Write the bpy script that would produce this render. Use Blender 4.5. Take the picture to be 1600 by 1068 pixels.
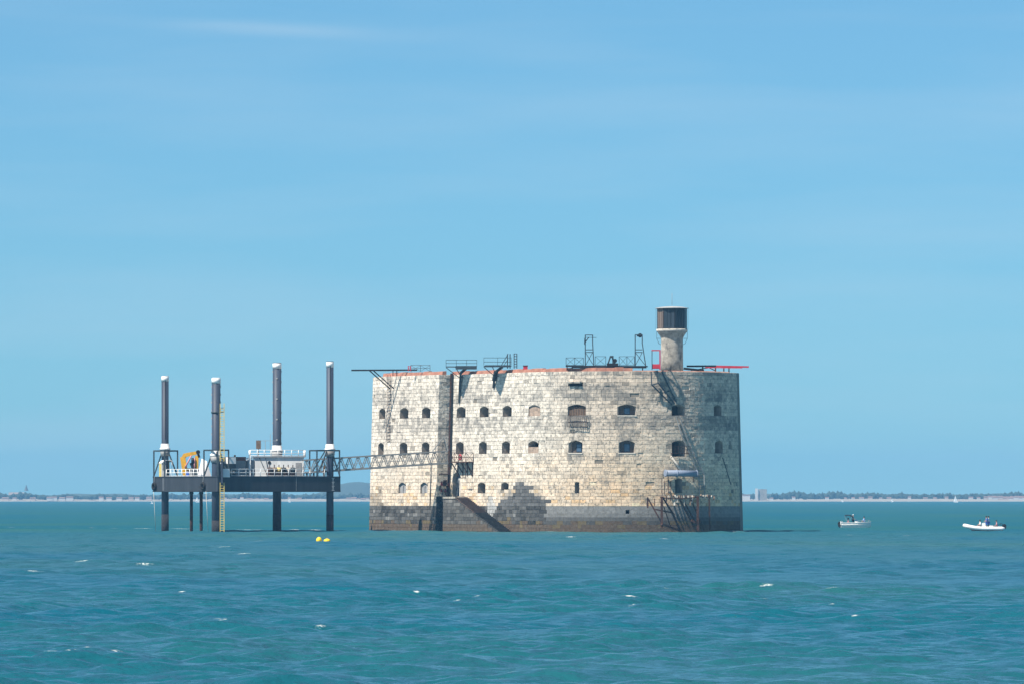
import bpy, bmesh, math, random
import numpy as np
from mathutils import Vector, Matrix
random.seed(7); rng = np.random.default_rng(11)
R_ = math.radians
scene = bpy.context.scene
for o in list(bpy.data.objects): bpy.data.objects.remove(o)

# ------------------------------------------------------------------ camera, sky, sun, exposure
CAM_Z, FOC, HOR = 4.87, 9775.0, 775.0      # eye height (m), focal length in photo pixels, horizon row
cam_d = bpy.data.cameras.new('camera'); cam = bpy.data.objects.new('camera', cam_d)
scene.collection.objects.link(cam)
cam.location = (0, 0, CAM_Z); cam.rotation_euler = (R_(90), 0, 0)
cam_d.sensor_width = 36; cam_d.lens = 36 * FOC / 1600
cam_d.shift_y = (HOR - 534) / 1600
cam_d.clip_start = 1; cam_d.clip_end = 40000
scene.camera = cam

SUN_EL, SUN_H = R_(55), (-0.785, -0.62)
world = bpy.data.worlds.new('World'); scene.world = world; world.use_nodes = True
wn = world.node_tree; wn.nodes.clear()
w_out = wn.nodes.new('ShaderNodeOutputWorld'); w_bg = wn.nodes.new('ShaderNodeBackground')
sky = wn.nodes.new('ShaderNodeTexSky'); sky.sky_type = 'NISHITA'; sky.sun_disc = False
sky.sun_elevation = SUN_EL; sky.sun_rotation = math.atan2(SUN_H[0], SUN_H[1]) % (2 * math.pi)
sky.altitude = 20000; sky.air_density = 10.0; sky.dust_density = 0.4; sky.ozone_density = 3.0
hs = wn.nodes.new('ShaderNodeHueSaturation'); hs.inputs['Saturation'].default_value = 1.0
tint = wn.nodes.new('ShaderNodeMix'); tint.data_type = 'RGBA'; tint.blend_type = 'MULTIPLY'; tint.inputs[0].default_value = 1
tint.inputs[7].default_value = (0.66, 0.945, 0.985, 1)      # the photograph's cool grading, over the whole sky
wn.links.new(sky.outputs[0], tint.inputs[6]); wn.links.new(tint.outputs[2], hs.inputs['Color'])
# thin high cirrus, all round the sky
tc = wn.nodes.new('ShaderNodeTexCoord'); mp = wn.nodes.new('ShaderNodeMapping')
mp.inputs['Scale'].default_value = (9, 9, 75)
mp.inputs['Location'].default_value = (3.1, 0.4, 1.7)
mp.inputs['Rotation'].default_value = (0, R_(0.6), 0)
nz = wn.nodes.new('ShaderNodeTexNoise'); nz.inputs['Scale'].default_value = 1.0; nz.inputs['Detail'].default_value = 5
cr = wn.nodes.new('ShaderNodeValToRGB')
cr.color_ramp.elements[0].position = 0.47; cr.color_ramp.elements[0].color = (0, 0, 0, 1)
cr.color_ramp.elements[1].position = 0.85; cr.color_ramp.elements[1].color = (0.26, 0.26, 0.26, 1)
mx = wn.nodes.new('ShaderNodeMix'); mx.data_type = 'RGBA'
wn.links.new(tc.outputs['Generated'], mp.inputs[0]); wn.links.new(mp.outputs[0], nz.inputs['Vector'])
wn.links.new(nz.outputs[0], cr.inputs[0])
def wmath(op_, a, b_=None):
    n_ = wn.nodes.new('ShaderNodeMath'); n_.operation = op_
    for i_, v_ in enumerate((a, b_)):
        if v_ is None: continue
        if isinstance(v_, (int, float)): n_.inputs[i_].default_value = v_
        else: wn.links.new(v_, n_.inputs[i_])
    return n_.outputs[0]
wsep = wn.nodes.new('ShaderNodeSeparateXYZ'); wn.links.new(tc.outputs['Generated'], wsep.inputs[0])
dx_ = wmath('DIVIDE', wmath('ADD', wsep.outputs[0], 0.038), 0.017)
dz_ = wmath('DIVIDE', wmath('ADD', wmath('ADD', wsep.outputs[2], -0.0744), wmath('MULTIPLY', wmath('ADD', wsep.outputs[0], 0.038), 0.045)), 0.0011)
r2_ = wmath('ADD', wmath('MULTIPLY', dx_, dx_), wmath('MULTIPLY', dz_, dz_))
st_ = wmath('MULTIPLY', wmath('MULTIPLY', wmath('POWER', 2.718, wmath('MULTIPLY', r2_, -1.0)), wmath('GREATER_THAN', wsep.outputs[1], 0.0)), wmath('MULTIPLY', nz.outputs[0], 0.42))
wn.links.new(wmath('ADD', cr.outputs[0], st_), mx.inputs[0])
wn.links.new(hs.outputs[0], mx.inputs[6]); mx.inputs[7].default_value = (6.0, 7.2, 8.2, 1)
wn.links.new(mx.outputs[2], w_bg.inputs[0]); w_bg.inputs[1].default_value = 0.0625
wn.links.new(w_bg.outputs[0], w_out.inputs[0])

sun_d = bpy.data.lights.new('sun', 'SUN'); sun = bpy.data.objects.new('sun', sun_d)
scene.collection.objects.link(sun)
sun_d.energy = 5.0; sun_d.angle = R_(0.5); sun_d.color = (1.0, 0.93, 0.82)
hl = math.hypot(*SUN_H)
sun_dir = Vector((SUN_H[0] / hl * math.cos(SUN_EL), SUN_H[1] / hl * math.cos(SUN_EL), math.sin(SUN_EL)))
sun.rotation_euler = sun_dir.to_track_quat('Z', 'Y').to_euler()
sun.location = (-60, 300, 120)

vs = scene.view_settings
vs.view_transform = 'Standard'; vs.look = 'None'; vs.gamma = 1.0; vs.exposure = 0.74
vs.use_curve_mapping = False
scene.render.engine = 'CYCLES'
scene.cycles.use_denoising = True
scene.cycles.max_bounces = 6; scene.cycles.volume_bounces = 0

# ------------------------------------------------------------------ materials
def mat(name, col, rough=0.7, metal=0.0, vary=0.25, scale=2.0, rust=0.0, rust_col=(0.16, 0.06, 0.03), attr=None,
        bump=0.0, spec=0.3, streak=False):
    m = bpy.data.materials.new(name); m.use_nodes = True
    nt = m.node_tree; b = nt.nodes['Principled BSDF']; L = nt.links
    b.inputs['Roughness'].default_value = rough; b.inputs['Metallic'].default_value = metal
    b.inputs['Specular IOR Level'].default_value = spec
    b.inputs['Diffuse Roughness'].default_value = 1.0 if rough >= 0.85 else 0.0
    if attr:
        a = nt.nodes.new('ShaderNodeAttribute'); a.attribute_name = attr; base = a.outputs['Color']
    else:
        c = nt.nodes.new('ShaderNodeRGB'); c.outputs[0].default_value = (*col, 1); base = c.outputs[0]
    tcn = nt.nodes.new('ShaderNodeNewGeometry')
    mp_ = nt.nodes.new('ShaderNodeMapping')
    mp_.inputs['Scale'].default_value = (1, 1, 0.12) if streak else (1, 1, 1)
    L.new(tcn.outputs['Position'], mp_.inputs[0])
    n = nt.nodes.new('ShaderNodeTexNoise'); n.inputs['Scale'].default_value = scale; n.inputs['Detail'].default_value = 6
    n.inputs['Roughness'].default_value = 0.65
    L.new(mp_.outputs[0], n.inputs['Vector'])
    mr = nt.nodes.new('ShaderNodeMapRange'); mr.inputs[1].default_value = 0.28; mr.inputs[2].default_value = 0.72
    mr.inputs[3].default_value = 1 - vary; mr.inputs[4].default_value = 1 + vary
    L.new(n.outputs[0], mr.inputs[0])
    mul = nt.nodes.new('ShaderNodeMix'); mul.data_type = 'RGBA'; mul.blend_type = 'MULTIPLY'; mul.inputs[0].default_value = 1
    L.new(base, mul.inputs[6])
    cmb = nt.nodes.new('ShaderNodeCombineColor')
    for i in range(3): L.new(mr.outputs[0], cmb.inputs[i])
    L.new(cmb.outputs[0], mul.inputs[7]); out = mul.outputs[2]
    if rust > 0:
        n2 = nt.nodes.new('ShaderNodeTexNoise'); n2.inputs['Scale'].default_value = scale * 0.7; n2.inputs['Detail'].default_value = 8
        n2.inputs['Roughness'].default_value = 0.7
        mp2 = nt.nodes.new('ShaderNodeMapping'); mp2.inputs['Location'].default_value = (7.3, 2.2, 4.4)
        mp2.inputs['Scale'].default_value = (1, 1, 0.35)
        L.new(tcn.outputs['Position'], mp2.inputs[0]); L.new(mp2.outputs[0], n2.inputs['Vector'])
        r2 = nt.nodes.new('ShaderNodeMapRange'); r2.inputs[1].default_value = 0.66 - rust * 0.3; r2.inputs[2].default_value = 0.74 - rust * 0.25
        L.new(n2.outputs[0], r2.inputs[0])
        m2 = nt.nodes.new('ShaderNodeMix'); m2.data_type = 'RGBA'
        L.new(r2.outputs[0], m2.inputs[0]); L.new(out, m2.inputs[6]); m2.inputs[7].default_value = (*rust_col, 1); out = m2.outputs[2]
    L.new(out, b.inputs['Base Color'])
    if bump > 0:
        bp = nt.nodes.new('ShaderNodeBump'); bp.inputs['Strength'].default_value = bump; bp.inputs['Distance'].default_value = 0.08
        n3 = nt.nodes.new('ShaderNodeTexNoise'); n3.inputs['Scale'].default_value = 4.5; n3.inputs['Detail'].default_value = 7
        L.new(tcn.outputs['Position'], n3.inputs['Vector'])
        L.new(n3.outputs[0], bp.inputs['Height']); L.new(bp.outputs[0], b.inputs['Normal'])
    return m

M = {}
M['stone'] = mat('weathered limestone', None, 0.9, vary=0.26, scale=1.9, attr='col', bump=0.7, spec=0.1)
nt = M['stone'].node_tree; L_ = nt.links; pb = nt.nodes['Principled BSDF']
src = pb.inputs['Base Color'].links[0].from_socket
gp = nt.nodes.new('ShaderNodeNewGeometry'); pn = nt.nodes.new('ShaderNodeTexNoise'); pn.inputs['Scale'].default_value = 3.3; pn.inputs['Detail'].default_value = 3
pr_ = nt.nodes.new('ShaderNodeMapRange'); pr_.inputs[1].default_value = 0.56; pr_.inputs[2].default_value = 0.68; pr_.inputs[3].default_value = 0; pr_.inputs[4].default_value = 0.62
pm = nt.nodes.new('ShaderNodeMix'); pm.data_type = 'RGBA'; pm.inputs[7].default_value = (0.16, 0.145, 0.12, 1)
L_.new(gp.outputs['Position'], pn.inputs['Vector']); L_.new(pn.outputs[0], pr_.inputs[0]); L_.new(pr_.outputs[0], pm.inputs[0]); L_.new(src, pm.inputs[6]); L_.new(pm.outputs[2], pb.inputs['Base Color'])
la = [n_ for n_ in nt.nodes if n_.type == 'ATTRIBUTE'][0]
ln = nt.nodes.new('ShaderNodeTexNoise'); ln.inputs['Scale'].default_value = 0.75; ln.inputs['Detail'].default_value = 9; ln.inputs['Roughness'].default_value = 0.72
L_.new(gp.outputs['Position'], ln.inputs['Vector'])
l1 = nt.nodes.new('ShaderNodeMath'); l1.operation = 'MULTIPLY_ADD'; l1.inputs[1].default_value = 0.28; L_.new(la.outputs['Alpha'], l1.inputs[0]); L_.new(ln.outputs[0], l1.inputs[2])
l2 = nt.nodes.new('ShaderNodeMapRange'); l2.inputs[1].default_value = 0.60; l2.inputs[2].default_value = 0.78; l2.inputs[3].default_value = 0; l2.inputs[4].default_value = 0.8; L_.new(l1.outputs[0], l2.inputs[0])
l3 = nt.nodes.new('ShaderNodeMix'); l3.data_type = 'RGBA'; l3.inputs[7].default_value = (0.21, 0.20, 0.185, 1)
L_.new(l2.outputs[0], l3.inputs[0]); L_.new(pm.outputs[2], l3.inputs[6]); L_.new(l3.outputs[2], pb.inputs['Base Color'])
M['mortar'] = mat('dark mortar', (0.27, 0.24, 0.20), 0.95, vary=0.35, scale=0.9, spec=0.05)
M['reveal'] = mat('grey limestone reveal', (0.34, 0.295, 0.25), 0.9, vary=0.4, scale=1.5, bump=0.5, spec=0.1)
M['back_dark'] = mat('dark brown back wall', (0.13, 0.105, 0.09), 0.9, vary=0.4, scale=2)  # darker brown than the reveal, at the back of window recesses
M['brickfill'] = mat('pinkish walling-up', (0.42, 0.32, 0.25), 0.9, vary=0.4, scale=2.2, bump=0.5)
M['dark'] = mat('painted dark interior', (0.025, 0.024, 0.024), 0.9, vary=0.3)
M['pane'] = mat('blue grey glass', (0.05, 0.09, 0.15), 0.15, vary=0.15, spec=0.6)
M['frame_blue'] = mat('dark blue window frame', (0.02, 0.03, 0.05), 0.6, vary=0.2)
M['sill'] = mat('pale sill', (0.62, 0.57, 0.50), 0.9, vary=0.25, scale=2)
M['terra'] = mat('terracotta coping', (0.43, 0.20, 0.14), 0.85, vary=0.35, scale=1.1, rust=0.25, rust_col=(0.45, 0.30, 0.20))
M['concrete'] = mat('weathered concrete', (0.40, 0.37, 0.32), 0.9, vary=0.5, scale=1.6, bump=0.8, rust=0.35, rust_col=(0.13, 0.125, 0.115))
M['steel_dark'] = mat('dark teal steel', (0.035, 0.05, 0.06), 0.55, vary=0.3, rust=0.15)
M['steel_black'] = mat('black steel', (0.012, 0.012, 0.014), 0.6, vary=0.3)
M['rust'] = mat('rusty iron', (0.085, 0.04, 0.028), 0.9, vary=0.5, scale=3, rust=0.5, rust_col=(0.02, 0.015, 0.015))
M['netred'] = mat('faded red net', (0.22, 0.04, 0.04), 0.8, vary=0.3)
M['red'] = mat('red paint', (0.48, 0.03, 0.05), 0.6, vary=0.25, rust=0.1)
M['galv'] = mat('galvanised steel', (0.27, 0.27, 0.26), 0.6, metal=0.0, vary=0.25)
M['hull'] = mat('navy hull paint', (0.040, 0.048, 0.060), 0.75, spec=0.12, vary=0.35, scale=0.6, rust=0.12, rust_col=(0.09, 0.07, 0.06), streak=True)
M['leg'] = mat('grey leg paint', (0.042, 0.056, 0.085), 0.55, vary=0.25, scale=1.0, streak=True)
M['white'] = mat('white paint', (0.82, 0.81, 0.79), 0.6, vary=0.14, scale=1.5, rust=0.12, rust_col=(0.35, 0.22, 0.14))
M['lightgrey'] = mat('light grey paint', (0.72, 0.72, 0.70), 0.6, vary=0.2, scale=1.1, rust=0.16, rust_col=(0.26, 0.2, 0.15), streak=True)
M['grey'] = mat('mid grey paint', (0.30, 0.30, 0.30), 0.6, vary=0.25, rust=0.1)
M['yellow'] = mat('yellow paint', (0.68, 0.36, 0.02), 0.5, vary=0.2, rust=0.1)
M['paleyellow'] = mat('faded yellow paint', (0.60, 0.46, 0.13), 0.6, vary=0.25, rust=0.12)
M['brown'] = mat('brown board', (0.17, 0.12, 0.085), 0.8, vary=0.3)
M['rubber'] = mat('black rubber', (0.012, 0.012, 0.013), 0.8, vary=0.2)
M['bluepipe'] = mat('blue grey pipe paint', (0.22, 0.26, 0.34), 0.55, vary=0.18, scale=0.8)
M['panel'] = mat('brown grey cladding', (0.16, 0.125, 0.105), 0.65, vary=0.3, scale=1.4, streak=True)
M['panel_shade'] = mat('cladding with painted shade', (0.03, 0.042, 0.055), 0.4, vary=0.3, scale=1.4, streak=True)
M['zinc'] = mat('pale roof zinc', (0.40, 0.40, 0.39), 0.5, vary=0.2)
M['hullwhite'] = mat('white gelcoat', (0.80, 0.80, 0.78), 0.3, vary=0.06)
M['bimini'] = mat('black canvas', (0.015, 0.02, 0.022), 0.8, vary=0.2)
M['skin'] = mat('skin', (0.45, 0.27, 0.19), 0.6, vary=0.08)
M['hair'] = mat('dark hair', (0.02, 0.014, 0.012), 0.7, vary=0.2)
M['c_pink'] = mat('pink cloth', (0.55, 0.25, 0.28), 0.8, vary=0.1)
M['c_white'] = mat('white cloth', (0.7, 0.7, 0.72), 0.8, vary=0.1)
M['c_blue'] = mat('blue cloth', (0.04, 0.10, 0.42), 0.8, vary=0.1)
M['c_lblue'] = mat('light blue cloth', (0.25, 0.40, 0.68), 0.8, vary=0.1)
M['c_navy'] = mat('navy cloth', (0.02, 0.025, 0.07), 0.8, vary=0.1)
M['c_grey'] = mat('grey cloth', (0.18, 0.18, 0.2), 0.8, vary=0.1)
M['buoy'] = mat('yellow buoy plastic', (0.80, 0.56, 0.02), 0.4, vary=0.1)
M['sand'] = mat('pale sand', (0.30, 0.27, 0.22), 0.95, vary=0.2, scale=0.03)
M['foliage'] = mat('far foliage', (0.05, 0.072, 0.045), 0.9, vary=0.5, scale=0.15)
M['hill'] = mat('far hill', (0.06, 0.075, 0.045), 0.95, vary=0.4, scale=0.01)
M['render_w'] = mat('white render', (0.60, 0.58, 0.55), 0.8, vary=0.1, scale=0.1)
M['render_p'] = mat('pink render', (0.52, 0.42, 0.36), 0.8, vary=0.1, scale=0.1)
M['tile'] = mat('roof tile', (0.30, 0.19, 0.15), 0.85, vary=0.2, scale=0.1)
M['slate'] = mat('slate roof', (0.10, 0.11, 0.12), 0.8, vary=0.2, scale=0.1)
M['sail'] = mat('sail cloth', (0.85, 0.85, 0.83), 0.8, vary=0.05)
M['fouled'] = mat('weed fouled paint', (0.035, 0.035, 0.042), 0.85, vary=0.4, scale=1.4, rust=0.35, rust_col=(0.10, 0.035, 0.025))
M['truss'] = mat('dull grey truss paint', (0.20, 0.20, 0.195), 0.7, vary=0.25, rust=0.1)
M['rope'] = mat('pale rope', (0.5, 0.5, 0.46), 0.8, vary=0.1)

# ------------------------------------------------------------------ builders
COL = scene.collection
ABS = {}
def tag(o, label=None, cat=None, group=None, kind=None):
    if label: o['label'] = label
    if cat: o['category'] = cat
    if group: o['group'] = group
    if kind: o['kind'] = kind
    return o
def link(o, parent, absloc):
    COL.objects.link(o)
    p = ABS[parent.name] if parent else Vector((0, 0, 0))
    if parent: o.parent = parent
    o.location = Vector(absloc) - p
    ABS[o.name] = Vector(absloc)
    return o
def empty(name, loc, label, cat, group=None, kind=None):
    o = bpy.data.objects.new(name, None); o.empty_display_size = 0.5
    link(o, None, loc); return tag(o, label, cat, group, kind)

class MB:
    def __init__(s): s.v = []; s.f = []; s.c = []; s.smooth = []
    def add(s, vs_, fs_, col=None, smooth=False):
        n = len(s.v); s.v += [tuple(p) for p in vs_]
        s.f += [tuple(i + n for i in f) for f in fs_]
        s.c += [(tuple(col) + (0.0,))[:4] if col else (1, 1, 1, 0)] * len(vs_); s.smooth += [smooth] * len(fs_); return s
    def box(s, c, half, ax=None):
        ax = ax or (Vector((1, 0, 0)), Vector((0, 1, 0)), Vector((0, 0, 1))); c = Vector(c)
        vs_ = [c + ax[0] * half[0] * i + ax[1] * half[1] * j + ax[2] * half[2] * k
               for k in (-1, 1) for j in (-1, 1) for i in (-1, 1)]
        return s.add(vs_, [(0, 2, 3, 1), (4, 5, 7, 6), (0, 1, 5, 4), (2, 6, 7, 3), (0, 4, 6, 2), (1, 3, 7, 5)])
    def bar(s, p, q, w, h=None):
        p, q = Vector(p), Vector(q); d = q - p; L = d.length
        if L < 1e-5: return s
        d /= L; up = Vector((0, 0, 1)) if abs(d.z) < 0.95 else Vector((1, 0, 0))
        a = d.cross(up).normalized(); b = a.cross(d)
        return s.box((p + q) / 2, (L / 2, w / 2, (h or w) / 2), (d, a, b))
    def tube(s, p, q, r, r2=None, n=12, caps=True, smooth=True):
        p, q = Vector(p), Vector(q); d = (q - p).normalized(); r2 = r if r2 is None else r2
        up = Vector((0, 0, 1)) if abs(d.z) < 0.95 else Vector((1, 0, 0))
        a = d.cross(up).normalized(); b = a.cross(d)
        vs_ = []
        for (c, rr) in ((p, r), (q, r2)):
            vs_ += [c + (a * math.cos(2 * math.pi * i / n) + b * math.sin(2 * math.pi * i / n)) * rr for i in range(n)]
        s.add(vs_, [(i, (i + 1) % n, n + (i + 1) % n, n + i) for i in range(n)], smooth=smooth)
        if caps:
            k = len(s.v) - 2 * n
            s.f += [tuple(k + i for i in range(n))[::-1], tuple(k + n + i for i in range(n))]; s.smooth += [False, False]
        return s
    def lathe(s, c, prof, n=24, smooth=True, rot=0.0):
        c = Vector(c); vs_ = []
        for r, z in prof:
            vs_ += [c + Vector((r * math.cos(rot + 2 * math.pi * i / n), r * math.sin(rot + 2 * math.pi * i / n), z)) for i in range(n)]
        fs_ = []
        for k in range(len(prof) - 1):
            fs_ += [(k * n + i, k * n + (i + 1) % n, (k + 1) * n + (i + 1) % n, (k + 1) * n + i) for i in range(n)]
        s.add(vs_, fs_, smooth=smooth)
        k = len(s.v) - len(vs_)
        s.f += [tuple(k + i for i in range(n))[::-1], tuple(k + (len(prof) - 1) * n + i for i in range(n))]; s.smooth += [False, False]
        return s
    def poly(s, pts, thick):                     # extruded outline: pts are world points, thick a vector
        t = Vector(thick); n = len(pts); pts = [Vector(p) for p in pts]
        return s.add(pts + [p + t for p in pts], [tuple(range(n))[::-1], tuple(range(n, 2 * n))] +
                     [(i, (i + 1) % n, n + (i + 1) % n, n + i) for i in range(n)])
    def build(s, name, material, parent=None, loc=None, colattr=False, kind=None):
        v = np.array([tuple(p) for p in s.v], dtype=float)
        if loc is None:
            lo, hi = v.min(0), v.max(0); loc = ((lo[0] + hi[0]) / 2, (lo[1] + hi[1]) / 2, lo[2])
        loc = Vector(loc); v -= np.array(loc)
        me = bpy.data.meshes.new(name); me.from_pydata(v.tolist(), [], s.f)
        me.materials.append(material)
        if any(s.smooth): me.polygons.foreach_set('use_smooth', s.smooth)
        if colattr:
            at = me.attributes.new('col', 'FLOAT_COLOR', 'POINT')
            at.data.foreach_set('color', np.array(s.c, dtype=np.float32).ravel())
        bm = bmesh.new(); bm.from_mesh(me); bmesh.ops.recalc_face_normals(bm, faces=bm.faces); bm.to_mesh(me); bm.free()
        o = bpy.data.objects.new(name, me)
        link(o, parent, loc)
        if kind: o['kind'] = kind
        return o

def at(px, py, Y):                                # the point at depth Y that the photo shows at (px, py)
    return Vector(((px - 800) * Y / FOC, Y, CAM_Z + (HOR - py) * Y / FOC))
def zat(py, Y): return CAM_Z + (HOR - py) * Y / FOC

def railing(parent, pts, h, post, mat_, rails=(0.5, 1.0), r=0.04, name='railing', xbrace=False, rnd=False):
    """posts and rails along a polyline; one part"""
    m = MB(); pts = [Vector(p) for p in pts]
    if rnd: m.bar = lambda p_, q_, w_: m.tube(p_, q_, w_ * .55, n=6)
    for p, q in zip(pts[:-1], pts[1:]):
        L = (q - p).length; n = max(1, round(L / post))
        for i in range(n + 1):
            b = p.lerp(q, i / n); m.bar(b, b + Vector((0, 0, h)), r * 1.3)
        for f in rails: m.bar(p + Vector((0, 0, h * f)), q + Vector((0, 0, h * f)), r)
        if xbrace:
            for i in range(n):
                a, b = p.lerp(q, i / n), p.lerp(q, (i + 1) / n); t = Vector((0, 0, h))
                m.bar(a, b + t, r * 0.8); m.bar(a + t, b, r * 0.8)
    return m.build(name, mat_, parent)

# ------------------------------------------------------------------ the fort's plan
U = Vector((-0.5, 0.8660254, 0)); N = Vector((-0.8660254, -0.5, 0)); Z = Vector((0, 0, 1))
C = Vector((15.6, 866, 0)); RAD = 15.9; S1 = 20.5; STEP = 2.05; L2 = 14.6; TOP = 21.9
C2 = C + U * (S1 + L2); RAD2 = RAD + STEP
def batter(z): return 0.026 * (TOP - z)
def posA(s, z, d=0.0):                            # near end and the long side up to the step
    d += batter(z)
    if s >= 0: return C + N * (RAD + d) + U * s + Z * z
    t = -s / RAD
    return C + (N * math.cos(t) - U * math.sin(t)) * (RAD + d) + Z * z
def posB(s, z, d=0.0):                            # step face, s from 0 (inner corner) to STEP, faces -U
    return C + N * (RAD + batter(z) + s) + U * (S1 - d) + Z * z
def posC(s, z, d=0.0):                            # block beyond the step
    d += batter(z)
    if s <= L2: return C + N * (RAD2 + d) + U * (S1 + s) + Z * z
    t = (s - L2) / RAD2
    return C2 + (N * math.cos(t) + U * math.sin(t)) * (RAD2 + d) + Z * z
def px_of(p): return 800 + p.x / p.y * FOC
def s_at(fn, px, z, lo, hi, d=0.0):
    a, b = lo, hi
    fa = px_of(fn(a, z, d)) - px
    for _ in range(50):
        m = (a + b) / 2; fm = px_of(fn(m, z, d)) - px
        if (fm > 0) == (fa > 0): a, fa = m, fm
        else: b = m
    return (a + b) / 2
def sA(px, z, d=0.0): return s_at(posA, px, z, -35.5, S1, d)
def sC(px, z, d=0.0): return s_at(posC, px, z, 0.0, L2 + 9.0, d)
def onA(px, z, d=0.0): return posA(sA(px, z, d), z, d)
def yA(px, py, d=0.0):                            # point on wall A (offset d) at photo pixel (px, py)
    z = 10.0
    for _ in range(6):
        p = onA(px, z, d); z = zat(py, p.y)
    return onA(px, z, d)

# ------------------------------------------------------------------ sea
def wave_field(x, y):
    h = np.zeros_like(x); g = np.random.default_rng(5)
    n = 110
    lam = np.exp(g.uniform(math.log(0.55), math.log(10.0), n))
    th = g.normal(R_(-84), R_(38), n)             # mostly running in from the upper left towards the eye
    amp = 0.0060 * lam ** 0.58 * g.uniform(0.5, 1.3, n)
    ph = g.uniform(0, 6.28, n)
    for l, t, a, p in zip(lam, th, amp, ph):
        k = 2 * math.pi / l
        c = np.sin(k * (math.cos(t) * x + math.sin(t) * y) + p)
        wt = np.clip(l / (y * 0.0022) - 1.0, 0, 1)            # chop too short for the sheet there goes into its roughness
        h += wt * a * (c + 0.25 * (2 * ((c + 1) / 2) ** 3 - 0.6))
    # gusts: calmer and rougher patches
    gz = np.zeros_like(x)
    for i in range(7):
        l = g.uniform(25, 90); t = g.uniform(0, 6.28)
        gz += np.sin(2 * math.pi / l * (math.cos(t) * x + math.sin(t) * y) + g.uniform(0, 6.28))
    return h * (1.0 + 0.10 * gz), gz
def sheet(x0, x1, y0, y1, dx, dy, fade):
    xs = np.linspace(x0, x1, int((x1 - x0) / dx) + 1); ys = np.linspace(y0, y1, int((y1 - y0) / dy) + 1)
    X, Y = np.meshgrid(xs, ys)
    h, gz = wave_field(X, Y)
    e = np.minimum(np.minimum(X - x0, x1 - X), 1e9); f = np.clip(e / fade, 0, 1)
    if True:
        f = f * np.clip((y1 - Y) / 350, 0, 1) if y1 > 900 else f
    Zz = h * f
    nx, ny = len(xs), len(ys)
    idx = np.arange(nx * ny).reshape(ny, nx)
    q = np.stack([idx[:-1, :-1], idx[:-1, 1:], idx[1:, 1:], idx[1:, :-1]], -1).reshape(-1, 4)
    return np.stack([X, Y, Zz], -1).reshape(-1, 3), q
parts = [sheet(-38, 38, 120, 340, 0.21, 0.21, 4), sheet(-130, 130, 340, 1100, 0.75, 0.62, 10)]
flat_v, flat_q = [], []
def rect(x0, x1, y0, y1, z=0.0):
    n = len(flat_v); flat_v.extend([(x0, y0, z), (x1, y0, z), (x1, y1, z), (x0, y1, z)]); flat_q.append((n, n + 1, n + 2, n + 3))
rect(-4800, 4800, -180, 120); rect(-4800, -38, 120, 340); rect(38, 4800, 120, 340)
rect(-4800, -130, 340, 1100); rect(130, 4800, 340, 1100); rect(-4800, 4800, 1100, 8400)
rect(-120, 120, 330, 350, -0.45)                  # under the seam between the two wave sheets
parts.append((np.array(flat_v, float), np.array(flat_q)))
V = np.concatenate([p[0] for p in parts]); off = 0; Q = []
for p in parts: Q.append(p[1] + off); off += len(p[0])
Q = np.concatenate(Q)
sea_me = bpy.data.meshes.new('sea')
sea_me.vertices.add(len(V)); sea_me.vertices.foreach_set('co', V.astype(np.float32).ravel())
sea_me.loops.add(Q.size); sea_me.loops.foreach_set('vertex_index', Q.astype(np.int32).ravel())
sea_me.polygons.add(len(Q)); sea_me.polygons.foreach_set('loop_start', np.arange(0, Q.size, 4, dtype=np.int32))
sea_me.polygons.foreach_set('use_smooth', np.ones(len(Q), dtype=bool))
sea_me.update(calc_edges=True)
# broken crests: small foam spots scattered where crests stand high
cand = np.where((V[:, 2] > np.quantile(V[:, 2], 0.985)) & (np.abs(V[:, 0]) < V[:, 1] * 0.1 + 8) & (V[:, 1] > 150))[0]
foam = np.zeros(len(V), np.float32)
for i in rng.choice(cand, 75, replace=False):
    c = V[i]; rx = rng.uniform(0.05, 0.12) * (0.5 + c[1] / 260); ry = rx * 0.7
    d = ((V[:, 0] - c[0]) / rx) ** 2 + ((V[:, 1] - c[1]) / ry) ** 2
    w = d < 4; foam[w] = np.maximum(foam[w], np.clip(1.3 - d[w] * 0.55, 0, 1))
# wash where the swell breaks against the fort's foot
fx, fy = V[:, 0], V[:, 1]
rel = np.stack([fx - C.x, fy - C.y], -1); du = rel @ np.array(U[:2]); dn = rel @ np.array(N[:2])
dist = np.where(du < 0, np.hypot(du, dn) - (RAD + 0.57), np.where(du < S1, dn - (RAD + 0.57), dn - (RAD2 + 0.57)))
band = (dist > -0.6) & (dist < 2.6)
wn_ = np.sin(fx * 1.7 + np.sin(fy * 0.9) * 2) * np.sin(fy * 1.3 + np.sin(fx * 0.55) * 3)
foam[band] = np.maximum(foam[band], np.clip((wn_[band] + 0.25) * 0.9, 0, 0.75) * np.clip((2.6 - dist[band]) / 1.6, 0, 1))
fa = sea_me.attributes.new('foam', 'FLOAT', 'POINT'); fa.data.foreach_set('value', foam)

wm = bpy.data.materials.new('turbid sea water'); wm.use_nodes = True
nt = wm.node_tree; b = nt.nodes['Principled BSDF']; Lk = nt.links
geo = nt.nodes.new('ShaderNodeNewGeometry')
mpw = nt.nodes.new('ShaderNodeMapping'); mpw.inputs['Scale'].default_value = (0.02, 0.009, 0.02)
Lk.new(geo.outputs['Position'], mpw.inputs[0])
nw = nt.nodes.new('ShaderNodeTexNoise'); nw.inputs['Scale'].default_value = 1; nw.inputs['Detail'].default_value = 4
Lk.new(mpw.outputs[0], nw.inputs['Vector'])
crw = nt.nodes.new('ShaderNodeValToRGB')
crw.color_ramp.elements[0].position = 0.35; crw.color_ramp.elements[0].color = (0.001, 0.083, 0.130, 1)
crw.color_ramp.elements[1].position = 0.68; crw.color_ramp.elements[1].color = (0.015, 0.096, 0.104, 1)
Lk.new(nw.outputs[0], crw.inputs[0])
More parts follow.
